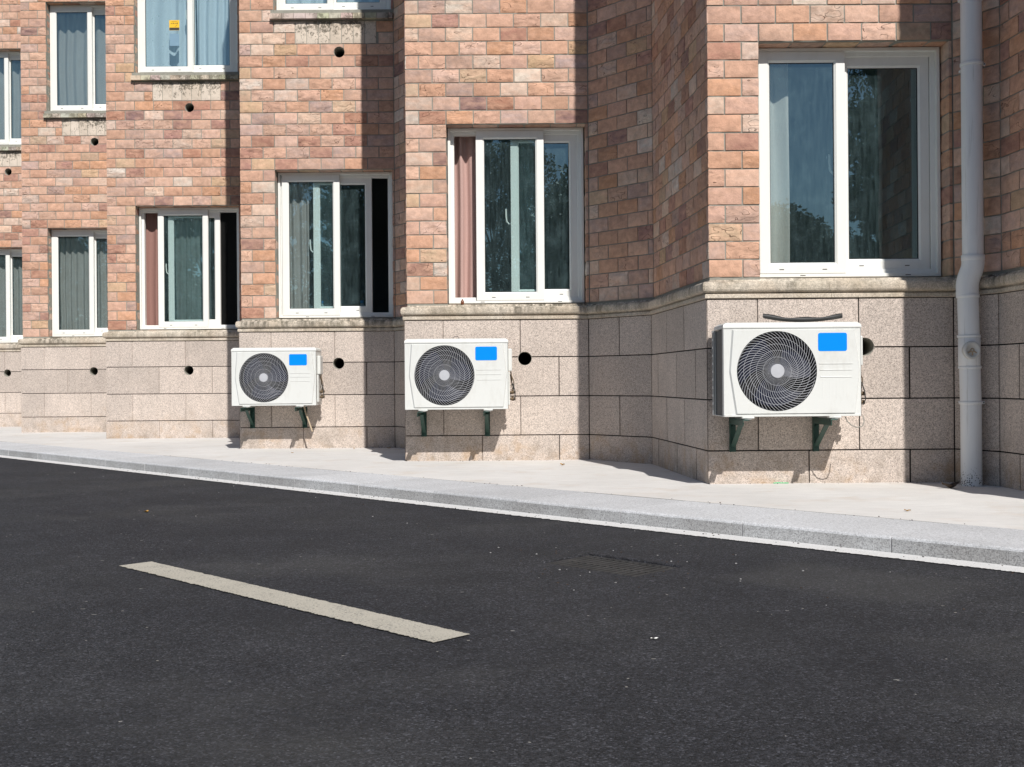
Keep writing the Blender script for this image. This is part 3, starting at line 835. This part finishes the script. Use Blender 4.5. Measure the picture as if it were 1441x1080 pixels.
# near pavement: one gently uneven sheet that runs in under the walls
mb = MB(); nx, ny = 260, 60; vs = []
for j in range(ny + 1):
    for i in range(nx + 1):
        a = -26 + 39 * i / nx; s = PS + .004 + (j / ny) * 4.2
        p = T * a + Nn * s
        z = (.004 * noise.noise(Vector((p.x * 1.3, p.y * 1.3, 0))) + .002 * noise.noise(Vector((p.x * 6, p.y * 6, 3)))) * min(1, j / 3)
        vs.append((p.x, p.y, z))
mb.add(vs, [(j * (nx + 1) + i, j * (nx + 1) + i + 1, (j + 1) * (nx + 1) + i + 1, (j + 1) * (nx + 1) + i) for j in range(ny) for i in range(nx)], 0, True)
o = mb.build('pavement', M['concrete']); o['kind'] = 'structure'
strip('pavement_joint', PS - .02, PS + .02, -.010, M['joint'])
# kerb stones
mb = MB(); a = -26.0 * .69
while a < 9:
    e = random.uniform(-.0015, .0015); zt = .001 + random.uniform(-.0015, .0015); k0 = KS + e
    P = [(k0, RZ - .06), (k0, zt - .012), (k0 + .003, zt - .005), (k0 + .012, zt), (PS - .004, zt), (PS, zt - .004), (PS, RZ - .06)]
    vs = [G(x, s, z) for x in (a + .0025, a + .69 - .0025) for s, z in P]; n = len(P)
    mb.add(vs, [(0, 1, n + 1, n)], 1); mb.add(vs, [(q, q + 1, n + q + 1, n + q) for q in range(1, n - 1)] + [tuple(range(n))[::-1], tuple(range(n, 2 * n))]); a += .69
o = mb.build('kerb', [M['kerb'], M['kerbface']]); o['kind'] = 'structure'
# painted edge line and dash, slightly ragged
def painted(name, a0, a1, s0, s1, mat, z, rag0, rag1, step=.012, ends=0.0):
    mb = MB(); n = int((a1 - a0) / step); vs = []
    for q in range(n + 1):
        a = a0 + (a1 - a0) * q / n
        r0 = rag0 * noise.noise(Vector((a * 30, s0, 1))) + rag0 * .6 * random.uniform(-1, 1); r1 = rag1 * noise.noise(Vector((a * 30, s1, 5))) + rag1 * .6 * random.uniform(-1, 1)
        vs += [G(a + ends * 0, s0 + r0, z), G(a, s1 + r1, z)]
    mb.add(vs, [(2 * q, 2 * q + 2, 2 * q + 3, 2 * q + 1) for q in range(n)])
    o = mb.build(name, mat); o['kind'] = 'structure'; return o
painted('edge_line', -17, 7, KS - .125, KS - .002, M['edge'], RZ + .004, .009, .0, .006)
# dash: centre line corners measured on the road
da0 = (Vector((-1.498, 4.25)).dot(T) + Vector((-1.399, 4.345)).dot(T)) / 2; da1 = (Vector((-.124, 3.05)).dot(T) + Vector((-.215, 2.963)).dot(T)) / 2
ds0 = (Vector((-1.498, 4.25)).dot(Nn) + Vector((-.215, 2.963)).dot(Nn)) / 2; ds1 = (Vector((-1.399, 4.345)).dot(Nn) + Vector((-.124, 3.05)).dot(Nn)) / 2
painted('road_dash', da0, da1, ds0, ds1, M['dash'], RZ + .004, .006, .004, .005)
for q in (-1, 1, -2): painted('road_dash', da0 + q * 4.5, da1 + q * 4.5, ds0, ds1, M['dash'], RZ + .004, .0035, .0025, .02)

# cast iron drain grate, sunk in the road surface
gr = empty('drain_grate', (gc.x, gc.y, RZ - .013), R(-45))
tag(gr, 'dark rusty slotted drain grate set in the asphalt near the kerb', 'drain grate')
mb = MB(); L2, W2 = .212, .126
mb.box(-L2 - .018, L2 + .018, -W2 - .018, -W2, -.02, .0045, 0, .002); mb.box(-L2 - .018, L2 + .018, W2, W2 + .018, -.02, .0045, 0, .002)
mb.box(-L2 - .018, -L2, -W2, W2, -.02, .0042, 0, .002); mb.box(L2, L2 + .018, -W2, W2, -.02, .0042, 0, .002)
mb.build('rim', M['iron'], gr)
mb = MB(); nb = 13
for q in range(nb):
    x = -L2 + 2 * L2 * (q + .5) / nb; mb.box(x - .0075, x + .0075, -W2, W2, -.02, .0035, 0, .0015)
mb.box(-L2, L2, -.007, .007, -.02, .0030)
mb.build('bars', M['iron'], gr)
mb = MB(); mb.box(-L2 - .01, L2 + .01, -W2 - .01, W2 + .01, -.09, -.05); mb.build('sump', M['dark'], gr)

# ------------------------------------------------------------------ air conditioner
def rad_plate(mb, poly2, cx, cz, r, y, mi=0, nseg=96, flipwall=None):
    """flat plate (in XZ at y) bounded by polygon poly2 with round hole"""
    angs = set(2 * math.pi * q / nseg for q in range(nseg))
    for x, z in poly2: angs.add(math.atan2(z - cz, x - cx) % (2 * math.pi))
    angs = sorted(angs); outp = []
    for a in angs:
        d = (math.cos(a), math.sin(a)); best = None
        for q in range(len(poly2)):
            p0, p1 = poly2[q], poly2[(q + 1) % len(poly2)]
            ex, ez = p1[0] - p0[0], p1[1] - p0[1]; den = d[0] * ez - d[1] * ex
            if abs(den) < 1e-9: continue
            t = ((p0[0] - cx) * ez - (p0[1] - cz) * ex) / den; s_ = ((p0[0] - cx) * d[1] - (p0[1] - cz) * d[0]) / den
            if t > 0 and -1e-6 <= s_ <= 1 + 1e-6 and (best is None or t < best): best = t
        outp.append((cx + d[0] * best, y, cz + d[1] * best))
    inn = [(cx + r * math.cos(a), y, cz + r * math.sin(a)) for a in angs]; n = len(angs)
    mb.add(outp + inn, [(q, (q + 1) % n, n + (q + 1) % n, n + q) for q in range(n)], mi)
def wall_loop(mb, pts0, pts1, mi=0, smooth=False):
    n = len(pts0); mb.add(list(pts0) + list(pts1), [(q, (q + 1) % n, n + (q + 1) % n, n + q) for q in range(n)], mi, smooth)

AW, AH, AD = .776, .532, .285
def make_ac():
    root = empty('air_conditioner')
    fx, fz, fr = .298, .256, .222
    c = MB(); Zt = .498
    rect = [(0, 0), (AW, 0), (AW, Zt), (0, Zt)]
    rad_plate(c, rect, fx, fz, fr + .004, 0)
    c.box(AW - .002, AW, .0, AD, .0, Zt); c.box(0.002, AW - .002, .002, AD, 0, .004); c.box(0, AW - .002, AD - .003, AD, .004, Zt)
    c.box(0, .003, 0.001, .045, 0.0, Zt); c.box(0, .003, AD - .02, AD - .0035, 0, Zt)
    # base skirt with a little ledge
    c.box(.004, AW - .004, -.004, .0, .0, .012, 0, .001)
    # vertical ribs lower right, low relief
    for q in range(9): c.box(.535 + q * .0195, .539 + q * .0195, -.0104, -.0098, .10, .235, 0, .0002)
    for q, z in enumerate((.297, .262, .222)):
        c.box(.535 + .004 * q, .725 - .002 * q, -.0125, -.0096, z - .0035, z + .0035, 0, .0018)
    # raised chevron panel
    P = [(.074, .017), (.736, .019), (.762, .256), (.736, .488), (.056, .488), (.038, .256)]
    rad_plate(c, P, fx, fz, fr + .004, -.010)
    Q = []
    for x, z in P: Q.append((x + (-.009 if x < .3 else .006), 0.0005, z + (z - .25) * .014))
    wall_loop(c, [(x, -.010, z) for x, z in P], Q)
    c.build('casing', M['ac'], root)
    t = MB()   # top cover with sloped lip
    a = [(-.003, -.004), (AW + .003, -.004), (AW + .003, AD + .003), (-.003, AD + .003)]
    b_ = [(.016, .014), (AW - .016, .014), (AW - .016, AD - .010), (.016, AD - .010)]
    lv = [(a, Zt + .0015), (a, Zt + .010), ([(.0, .002), (AW, .002), (AW, AD), (0, AD)], Zt + .022), (b_, AH)]
    vs = [(x, y, z) for l, z in lv for x, y in l]; fs = [(3, 2, 1, 0), (12, 13, 14, 15)]
    for i in range(3):
        for q in range(4): fs.append((i * 4 + q, i * 4 + (q + 1) % 4, i * 4 + 4 + (q + 1) % 4, i * 4 + 4 + q))
    t.add(vs, fs); t.build('top_cover', M['ac'], root)
    # shroud
    s = MB(); n = 64
    def circ(r, y): return [(fx + r * math.cos(2 * math.pi * q / n), y, fz + r * math.sin(2 * math.pi * q / n)) for q in range(n)]
    wall_loop(s, circ(fr + .004, -.010), circ(fr + .002, .10), 0, True)
    s.add(circ(fr + .002, .10), [tuple(range(n))])
    s.build('shroud', M['dark'], root)
    # left side coil and guard
    k = MB(); k.box(.006, .020, .046, AD - .021, .006, Zt - .004)
    k.build('coil', M['coil'], root)
    k = MB(); yy = AD + .016
    k.box(-.006, .012, AD + .004, yy, .0, Zt, 0, .001); 
    k.box(-.010, -.006, AD - .012, yy + .012, .0, Zt, 0)
    for q in range(10): k.box(-.0110, -.0100, AD - .004, AD + .010, .03 + q * .047, .062 + q * .047, 1)
    k.build('coil_guard', [M['ac'], M['dark']], root)
    # grille: ring, concentric wires, swirling spokes
    g = MB()
    def ring(r, y, w, seg=72): g.tube([(fx + r * math.cos(2 * math.pi * q / seg), y, fz + r * math.sin(2 * math.pi * q / seg)) for q in range(seg)], w, 6, 0, False, True)
    def yb(r): return -.020 + .012 * (r / fr) ** 2
    for r in (.080, .118, .153, .188): ring(r, yb(r) + .0012, .0009)
    ns = 60
    for q in range(ns):
        a0 = 2 * math.pi * q / ns; pts = []
        for j in range(9):
            r = .036 + (fr - .034) * j / 8; a = a0 + .80 * (j / 8) ** 1.35
            pts.append((fx + r * math.cos(a), yb(r) - .0008, fz + r * math.sin(a)))
        g.tube(pts, [.0007 + .0006 * min(1, j / 5) for j in range(9)], 4, 0, False)
    g.build('fan_grille', M['grille'], root)
    g = MB(); ring_p = [(fr - .003, .0), (fr - .001, -.010), (fr + .004, -.0135), (fr + .012, -.0140), (fr + .019, -.0098)]
    g.lathe([(r, z) for r, z in ring_p], 72, 0, Matrix.Translation((fx, 0, fz)) @ Matrix.Rotation(-math.pi / 2, 4, 'X') @ Matrix.Scale(-1, 4, (0, 0, 1)))
    g.build('grille_rim', M['hub'], root)
    h = MB(); mt = Matrix.Translation((fx, 0, fz)) @ Matrix.Rotation(math.pi / 2, 4, 'X')
    h.lathe([(.039, .016), (.040, .022), (.038, .0255), (.037, .026)], 32, 0, mt); h.lathe([(.037, .026), (0, .0262)], 32, 0, mt, False); h.build('hub_cap', M['hub'], root)
    # three bladed fan
    f = MB(); nb = 3
    for bl in range(nb):
        a0 = 2 * math.pi * bl / nb - .5; vs = []; na, nr = 10, 8
        for side in (0, 1):
            for j in range(nr + 1):
                r = .045 + .155 * j / nr
                for i in range(na + 1):
                    a = a0 + (i / na) * (1.35 + .25 * (j / nr)) + .35 * (j / nr)
                    y = .028 + .055 * (i / na) + side * .003
                    vs.append((fx + r * math.cos(a), y, fz + r * math.sin(a)))
        S = (nr + 1) * (na + 1); fs = []
        for j in range(nr):
            for i in range(na):
                q = (j * (na + 1) + i, j * (na + 1) + i + 1, (j + 1) * (na + 1) + i + 1, (j + 1) * (na + 1) + i); fs += [q, tuple(S + e for e in q[::-1])]
        f.add(vs, fs, 0, True)
    f.lathe([(.0, -.02), (.04, -.02), (.045, -.03), (.045, -.08)], 24, 0, mt)
    f.build('fan', M['blade'], root)
    # blue sticker with rounded corners
    s = MB(); x0, x1, z0, z1, r = .531, .694, .367, .470, .012; pts = []
    for cx, cz, a in ((x1 - r, z0 + r, -90), (x1 - r, z1 - r, 0), (x0 + r, z1 - r, 90), (x0 + r, z0 + r, 180)):
        for q in range(6): pts.append((cx + r * math.cos(R(a + q * 18)), cz + r * math.sin(R(a + q * 18))))
    n = len(pts); s.add([(x, -.0112, z) for x, z in pts] + [(x, -.0098, z) for x, z in pts], [tuple(range(n))] + [(q, (q + 1) % n, n + (q + 1) % n, n + q) for q in range(n)])
    s.build('blue_sticker', M['sticker'], root)
    # service cover and valves on the right side
    s = MB(); s.box(AW, AW + .030, .06, .20, .285, .455, 0, .006); s.box(AW, AW + .012, .05, .24, .03, .28, 0, .003)
    s.build('service_cover', M['ac'], root)
    v = MB()
    for z in (.075, .125):
        v.tube([(AW + .012, .12, z), (AW + .050, .12, z)], .010, 10); v.tube([(AW + .032, .12, z - .016), (AW + .032, .12, z + .022)], .008, 8)
        v.tube([(AW + .045, .12, z), (AW + .056, .12, z)], .014, 6, smooth=False)
    v.tube([(AW + .020, .15, .29), (AW + .026, .13, .25), (AW + .040, .11, .215), (AW + .044, .12, .18), (AW + .030, .13, .15)], .0035, 6)
    v.tube([(AW + .018, .10, .28), (AW + .030, .10, .22), (AW + .022, .11, .16)], .003, 6)
    v.tube([(AW + .012, .16, .11), (AW + .034, .15, .12), (AW + .040, .13, .16), (AW + .026, .14, .20), (AW + .018, .16, .26)], .005, 6, 1)
    v.tube([(AW + .040, .10, .06), (AW + .052, .09, .09), (AW + .050, .10, .14), (AW + .036, .11, .19)], .0035, 6, 1)
    v.build('valve', [M['brass'], M['rubber']], root)
    for x in (.135, .625):
        s = MB(); s.box(x - .034, x + .034, -.012, .03, -.010, -.0002, 0, .002); s.box(x - .02, x + .02, -.006, AD, -.016, -.010, 0, .001)
        s.build('foot', M['ac'], root)
    return root
ac0 = make_ac()
ACP = {4: ((1.196, 6.320, .412), 'pale air conditioner nearest the camera, by the drainpipe, with a black strip lying on top'),
       3: ((-.805, 8.410, .412), 'pale air conditioner in the middle of the three, with a small wire loop on top'),
       2: ((-2.572, 10.265, .412), 'pale air conditioner leftmost of the three, with a tan hose hanging below')}
acs = {}
for q, (k, (loc, lab)) in enumerate(ACP.items()):
    o = ac0 if q == 0 else copy_tree(ac0)
    o.location = loc; tag(o, lab, 'air conditioner', 'air conditioners on wall brackets'); acs[k] = o
# the fans stopped at different angles
c = MB(); c.tube([(.690, .02, -.005), (.70, .015, -.03), (.725, .01, -.055), (.755, .01, -.066), (.785, .01, -.058), (.797, .02, -.035), (.797, .04, .0)], .0032, 6)
c.build('cord', M['wirec'], acs[4])
c = MB(); c.tube([(.640, .12, -.01), (.652, .12, -.06), (.690, .10, -.16), (.722, .085, -.245)], .008, 8)
c.build('drain_hose', M['tan'], acs[2])
c = MB(); c.tube([(.36, .05, AH - .002), (.363, .05, AH + .012), (.38, .05, AH + .019), (.40, .05, AH + .016), (.405, .05, AH)], .0022, 6)
c.build('wire_loop', M['gasket'], acs[3])

# brackets
def make_bracket():
    r = empty('support_bracket')     # base on the wall, local y=0 at wall, -y outwards
    m = MB(); m.box(-.020, .020, -.005, 0, 0, .205, 0, .001); m.box(-.020, -.015, -.034, -.005, 0, .205, 0, .001)
    for z in (.035, .15):
        m.tube([(.004, -.004, z), (.004, -.016, z)], .008, 6, smooth=False)
    m.build('upright', M['green'], r)
    m = MB(); m.box(-.020, .018, -.400, -.006, .199, .204, 0, .001); m.box(-.020, -.0155, -.400, -.036, .168, .1985, 0, .001)
    m.build('arm', M['green'], r)
    m = MB(); L = math.hypot(.255, .150)
    m.box(-.0145, .015, 0, L, -.003, .003, 0, .001, Matrix.Translation((0, -.012, .030)) @ Matrix.Rotation(math.pi, 4, 'Z') @ Matrix.Rotation(math.atan2(.152, .255), 4, 'X'))
    m.build('brace', M['green'], r)
    return r
br0 = make_bracket(); first = True
for k, nm in ((4, 'nearest'), (3, 'middle'), (2, 'leftmost')):
    for sx, side in ((.115, 'left'), (.610, 'right')):
        o = br0 if first else copy_tree(br0); first = False
        loc = ACP[k][0]; o.location = (loc[0] + sx, C[k][1] - .0192, .412 - .016 - .2045)
        tag(o, f'dark green metal bracket under the {side} end of the {nm} air conditioner', 'bracket', 'brackets carrying the air conditioners')

# black rubber strip on top of the nearest unit
mb = MB(); n = 26; vs = []
for i in range(n + 1):
    a = i / n; x = -.225 + .45 * a; zc = .024 * (2 * a - 1) ** 2 * (.85 if a > .5 else 1.0); wd = .030 * (1 - .45 * max(0, abs(2 * a - 1) - .75) * 4)
    for q in range(7):
        t = (q / 6 - .5) * 2; vs.append((x + .006 * t, t * wd + .01 * math.sin(a * 5), zc + .012 * t * t * (1 if q < 3 else .6) + .003))
for i in range(n + 1):
    a = i / n; base = vs[i * 7:(i + 1) * 7]
    for p in base: vs.append((p[0], p[1], p[2] + .013 + .004 * math.sin(a * 15)))
S = (n + 1) * 7; fs = []
for i in range(n):
    for q in range(6):
        f = (i * 7 + q, i * 7 + q + 1, (i + 1) * 7 + q + 1, (i + 1) * 7 + q); fs += [f[::-1], tuple(S + e for e in f)]
    fs += [(i * 7, (i + 1) * 7, S + (i + 1) * 7, S + i * 7), (i * 7 + 6, S + i * 7 + 6, S + (i + 1) * 7 + 6, (i + 1) * 7 + 6)]
mb.add(vs, fs, 0, True)
o = mb.build('rubber_strip', M['rubber'], loc=(1.664, 6.400, .412 + AH + .001))
tag(o, 'curved black rubber strip lying on top of the nearest air conditioner', 'rubber strip')

# ------------------------------------------------------------------ drainpipe
PX, PY = 2.656, 6.480
dp = empty('drainpipe', (PX, PY, 0)); tag(dp, 'pale grey plastic drainpipe with an elbow and round access cap in the right corner', 'drainpipe')
ux, uy = .010, -.020; rp = .0585
m = MB(); m.tube([(.0, 0, -.01), (0, 0, .45), (-.014, 0, 1.13)], rp, 32); m.build('lower_pipe', M['pipe'], dp)
m = MB()
pts = [(-.016, 0, 1.10), (-.016, 0, 1.155), (-.014, -.003, 1.18), (-.009, -.008, 1.205), (.003, -.014, 1.24), (.008, -.018, 1.262), (ux, uy, 1.285), (ux, uy, 1.325)]
m.tube(pts, [.0625] * 8, 32); m.build('elbow', M['pipe'], dp)
m = MB(); m.tube([(ux, uy, 1.28), (ux, uy, 7.0)], rp, 32); m.build('upper_pipe', M['pipe'], dp)
def coll(x, y, z0, z1, r, name='coupling'):
    m = MB(); m.tube([(x, y, z0), (x, y, z0 + .002), (x, y, z1 - .002), (x, y, z1)], [r - .002, r, r, r - .002], 32); return m.build(name, M['pipe'], dp)
coll(ux, uy, 1.298, 1.330, .0645); coll(-.0135, 0, 1.085, 1.105, .0645)
coll(-.009, 0, .855, .870, .0645); coll(-.005, 0, .675, .690, .0645)
coll(-.007, 0, .690, .855, .0610, 'access_tee')
coll(ux, uy, 2.800, 2.86, .0715)
def clamp(x, y, z):
    m = MB(); m.tube([(x, y, z - .010), (x, y, z - .008), (x, y, z + .008), (x, y, z + .010)], [.061, .0635, .0635, .061], 32)
    m.box(x + .055, x + .078, y - .008, y + .006, z - .008, z + .008, 0, .002); m.box(x - .01, x + .01, y + .05, y + .16, z - .006, z + .006)
    m.tube([(x + .07, y - .012, z), (x + .07, y + .012, z)], .004, 6, 1)
    return m.build('clamp', [M['pipe'], M['iron']], dp)
clamp(0, 0, .478); clamp(ux, uy, 2.43); clamp(ux, uy, 4.6)
m = MB(); mt = Matrix.Translation((-.022, -.045, .780)) @ Matrix.Rotation(R(8), 4, 'Z') @ Matrix.Rotation(math.pi / 2, 4, 'X')
m.lathe([(.040, -.02), (.046, .004), (.052, .006), (.052, .026), (.049, .030), (.036, .031), (.034, .024), (.0, .024)], 32, 0, mt)
ap = m.build('access_cap', M['ac'], dp)
m = MB()
for a in (-60, 0, 60): m.box(-.0035, .0035, .006, .030, .024, .029, 0, .001, mt @ Matrix.Rotation(R(a + 180), 4, 'Z'))
m.tube([mt @ Vector((.010 * math.cos(q * .7), .010 * math.sin(q * .7), .026)) for q in range(9)], .003, 6, 0, False, True)
gp = m.build('cap_grip', M['tan'], ap)

# ------------------------------------------------------------------ small things
def leaf(name, loc, s, mat, label, cat, rz, curl=.3, group=None, asp=.5):
    mb = MB(); n = 6; vs = []
    for side in (0, 1):
        for i in range(n + 1):
            a = i / n; w = asp * math.sin(math.pi * min(max(a, .04), .97)) ** .8
            for q in (-1, 0, 1):
                vs.append((s * (a - .5), s * w * .5 * q, s * (curl * (2 * a - 1) ** 2 * .5 + .12 * abs(q) + .05 * math.sin(a * 9 + q)) + side * .0008 + .001))
    S = (n + 1) * 3; fs = []
    for i in range(n):
        for q in range(2):
            f = (i * 3 + q, i * 3 + q + 1, (i + 1) * 3 + q + 1, (i + 1) * 3 + q); fs += [f[::-1], tuple(S + e for e in f)]
    mb.add(vs, fs, 0, True); o = mb.build(name, mat, loc=loc); o.rotation_euler = (0, 0, rz); tag(o, label, cat, group); return o
def gp_(px, py, z=0.0):    # ground point seen at a photo pixel -> plain metres
    H = 535 - .0078 * (px - 720); Y = 1575 * (CAMH - z) / (py - H); return ((px - 720) * Y / 1575, Y, z)
g1 = gp_(1336, 687.5)
leaf('dead_leaf', (g1[0], g1[1], .003), .115, M['leaf_b'], 'curled dark dead leaf on the pavement at the foot of the drainpipe', 'leaf', .3, .35, asp=.42)
for px, py, s, lab in ((497, 632, .030, 'small yellow leaf on sunny pavement between the left and middle air conditioners'),
                       (546, 631.5, .034, 'small yellow leaf in the shade left of the middle air conditioner corner'),
                       (410, 638, .026, 'tiny yellow leaf on the pavement in front of the leftmost air conditioner'),
                       (790, 655, .050, 'thin brown leaf on the pavement right of the middle air conditioner'),
                       (1275, 720, .03, 'tiny pale leaf near the kerb left of the drainpipe')):
    p = gp_(px, py); leaf('fallen_leaf', (p[0], p[1], .002), s, M['leaf_y'], lab, 'leaf', random.uniform(0, 3), .10, 'small leaves fallen on the pavement')
p = gp_(918, 901, RZ); leaf('paper_scrap', (p[0], p[1], RZ + .001), .022, M['paper'], 'tiny white scrap of paper alone on the dark asphalt', 'scrap', .2, .1, asp=.4)
p = gp_(204, 721.5, RZ); leaf('dry_leaf', (p[0], p[1], RZ + .001), .035, M['leaf_y'], 'small dry leaf on the asphalt at the left of the road', 'leaf', 1.2, .3)
mb = MB(); mb.tube([(-.045, 0, 0), (-.02, .004, .002), (.01, -.002, .001), (.045, .003, 0)], .0028, 5)
o = mb.build('plastic_string', M['greenstr'], loc=(1.59, 6.635, .006)); tag(o, 'short bright green plastic string at the wall foot under the nearest air conditioner', 'string')
# vial on the ledge of the middle window
mb = MB(); mb.lathe([(0, 0), (.012, 0), (.013, .004), (.013, .028), (.006, .034), (.006, .042), (.0, .042)], 16)
o = mb.build('glass_vial', M['vial'], loc=(-.385, 8.80, 1.226)); tag(o, 'tiny brown glass vial standing on the ledge under the rose curtain', 'vial')
for px, lab in ((.245, 'small clear bottle with blue cap behind the left sash above the leftmost air conditioner'), (.60, 'small clear bottle with blue cap behind the right pane above the leftmost air conditioner')):
    x0, x1, z0, z1, y, fo = Wn[2]
    t = empty('bottle', (x0 + (x1 - x0) * (px + .11), y - .05, z0 + .028)); tag(t, lab, 'bottle', 'bottles inside the window')
    m = MB(); m.lathe([(0, 0), (.028, 0), (.030, .006), (.030, .085), (.014, .115), (.013, .125)], 20); m.build('body', M['bottle'], t)
    m = MB(); m.lathe([(.017, .118), (.017, .142), (.015, .145), (0, .145)], 20); m.build('cap', M['cap'], t)
    s = MB(); 
sb_ = MB(); x0, x1, z0, z1, y, fo = Wn[2]
sb_.box(x0, x1, y - .10, y + .02, z0 - .02, z0 + .026)
sb_.build('inner_sill', M['upvc'], root, True)

# grit gathered in the gutter, round the grate and at the wall foot
gm = MB(); rg = random.Random(11)
def pebble(x, y, z, s_):
    ic = bmesh.new(); bmesh.ops.create_icosphere(ic, subdivisions=1, radius=s_)
    for v in ic.verts: v.co = Vector((v.co.x * rg.uniform(.8, 1.5), v.co.y * rg.uniform(.7, 1.2), v.co.z * .6)) + Vector((x, y, z + s_ * .3))
    gm.addbm(ic, rg.choice((0, 0, 1, 2)))
for _ in range(420):
    a = rg.uniform(-9, 1.2); q = rg.random()
    if q < .55: s_ = KS - abs(rg.gauss(0, .07)) - .004; z = RZ + .004
    elif q < .75: s_ = KS - .13 - abs(rg.gauss(0, .5)); z = RZ
    else: s_ = PS + rg.uniform(-.03, .03); z = .001
    x, y, _z = G(a, s_, 0); pebble(x, y, z, rg.uniform(.0012, .0042))
for _ in range(90):
    a = GA + rg.gauss(0, .30); s_ = GS + rg.gauss(0, .20)
    if abs(a - GA) < .25 and abs(s_ - GS) < .16: continue
    x, y, _z = G(a, s_, 0); pebble(x, y, RZ, rg.uniform(.001, .004))
for k in (4, 3, 2, 1, 0):
    for _ in range(45):
        u = rg.uniform(0, bays[k]['w']); pebble(bays[k]['C'].x + u, bays[k]['C'].y - .022 - abs(rg.gauss(0, .035)), .001, rg.uniform(.0012, .004))
o = gm.build('grit', [M['leaf_b'], M['kerbface'], M['iron']]); tag(o, 'fine grit and crumbs scattered along the kerb and wall foot', 'grit', None, 'stuff')

# ------------------------------------------------------------------ trees across the road (seen mirrored in the panes)
m_leaf, nt, bs, out = new_mat('tree_foliage'); b = NB(nt)
b.l(b.mix(b.noise(b.pos(), 2.5, 4), (.035, .070, .018), (.080, .125, .035)), bs.inputs['Base Color']); bs.inputs['Roughness'].default_value = .6
m_bark = simple('tree_bark', (.10, .075, .055), .9, var=.3, vs=8, bump=.01)
def make_tree(h, wdt, seed, nclump=170, per=150):
    rnd = random.Random(seed); r = empty('street_tree')
    t = MB(); t.tube([(0, 0, -.15), (.05, .02, h * .25), (.0, .08, h * .5), (.1, 0, h * .85)], [.20, .15, .10, .03], 10)
    cl = []
    for q in range(nclump):
        a = rnd.uniform(0, 6.283); zz = rnd.uniform(.10, 1.0); rr = wdt * math.sin(math.pi * (.12 + .80 * (zz - .2) / .8)) ** .6 * math.sqrt(rnd.uniform(.15, 1))
        cl.append(Vector((rr * math.cos(a), rr * math.sin(a), h * zz * rnd.uniform(.93, 1.03))))
    for c_ in cl[:16]:
        z0 = max(h * .2, c_.z * .6); t.tube([(0, .03, z0), (c_.x * .5, c_.y * .5, (z0 + c_.z) / 2), tuple(c_)], [.06, .04, .015], 6)
    t.build('trunk', m_bark, r)
    f = MB()
    for c_ in cl:
        R0 = rnd.uniform(.35, .75)
        for q in range(per):
            d = Vector((rnd.gauss(0, 1), rnd.gauss(0, 1), rnd.gauss(0, .7))); d = d.normalized() * R0 * rnd.uniform(.3, 1) ** .5
            p = c_ + d; s = rnd.uniform(.06, .12)
            u = Vector((rnd.gauss(0, 1), rnd.gauss(0, 1), rnd.gauss(0, 1))).normalized(); v = u.orthogonal().normalized()
            f.add([p - u * s, p + v * s * .5, p + u * s, p - v * s * .5], [(0, 1, 2, 3)])
    f.build('crown', m_leaf, r)
    return r
tA = make_tree(7.0, 2.6, 1); tB = make_tree(12.5, 3.6, 2, 360, 150); tC = make_tree(15.5, 2.5, 5, 480, 150)
spots = [(tA, 7.6, -20, .88, 0), (tA, 10.0, -23, .80, 1.5), (tC, 13.3, -22, 1.0, 0), (tB, 21.5, -22, .95, 2), (tA, 3.2, -21, 1.15, 3), (tB, -.6, -24, .80, 1.2), (tA, -4.5, -20, 1.2, .6),
         (tB, -8.2, -22, .85, 2.9), (tA, -12.2, -20, 1.15, 2.2), (tB, -16.5, -22, .80, 4), (tA, -21, -19, 1.2, 5), (tA, -25.5, -17, 1.1, 1)]
names = ['second from the right end', 'third from the right end']
seen = set()
for q, (t, x, y, s, rz) in enumerate(spots):
    o = t if t.name not in seen else copy_tree(t); seen.add(t.name)
    o.location = (x, y, -.15); o.scale = (s, s, s); o.rotation_euler = (0, 0, rz)
    order = sorted(range(len(spots)), key=lambda e: -spots[e][1]).index(q)
    od = ['first', 'second', 'third', 'fourth', 'fifth', 'sixth', 'seventh', 'eighth', 'ninth', 'tenth', 'eleventh', 'twelfth'][order]
    tag(o, f'{"low" if t is tA else "tall"} leafy green tree across the road, {od} from the east end of the row', 'tree', 'trees across the road')

# ------------------------------------------------------------------ light, sky, camera
SV = Vector((.322, -1.0, .957)).normalized()
w = bpy.data.worlds.new('World'); scene.world = w; w.use_nodes = True; nt = w.node_tree
bg = nt.nodes['Background']; sky = nt.nodes.new('ShaderNodeTexSky'); sky.sky_type = 'NISHITA'; sky.sun_disc = False
sky.sun_elevation = math.asin(SV.z); sky.sun_rotation = math.atan2(SV.x, SV.y); sky.air_density = 1.0; sky.dust_density = .2; sky.ozone_density = 2.2
nt.links.new(sky.outputs[0], bg.inputs[0]); bg.inputs[1].default_value = .066
L = bpy.data.lights.new('sun', 'SUN'); L.energy = 4.9; L.angle = R(.53); L.color = (1.0, .965, .915)
lo = bpy.data.objects.new('sun', L); col.objects.link(lo); lo.rotation_euler = SV.to_track_quat('Z', 'Y').to_euler()
cam = bpy.data.cameras.new('camera'); co = bpy.data.objects.new('camera', cam); col.objects.link(co)
co.location = (0, 0, CAMH); cam.sensor_width = 36; cam.lens = 36 * 1575 / 1441; cam.clip_end = 2000; cam.clip_start = .02
cam.shift_y = -5 / 1441
co.rotation_mode = 'QUATERNION'
co.rotation_quaternion = (Matrix.Rotation(math.pi / 2, 4, 'X') @ Matrix.Rotation(-.0078, 4, 'Z')).to_quaternion()
scene.camera = co
vs_ = scene.view_settings; vs_.view_transform = 'Standard'; vs_.look = 'None'; vs_.gamma = 1; vs_.exposure = 0.05
scene.render.resolution_x = 1024; scene.render.resolution_y = 767
scene.cycles.max_bounces = 8; scene.cycles.transparent_max_bounces = 16
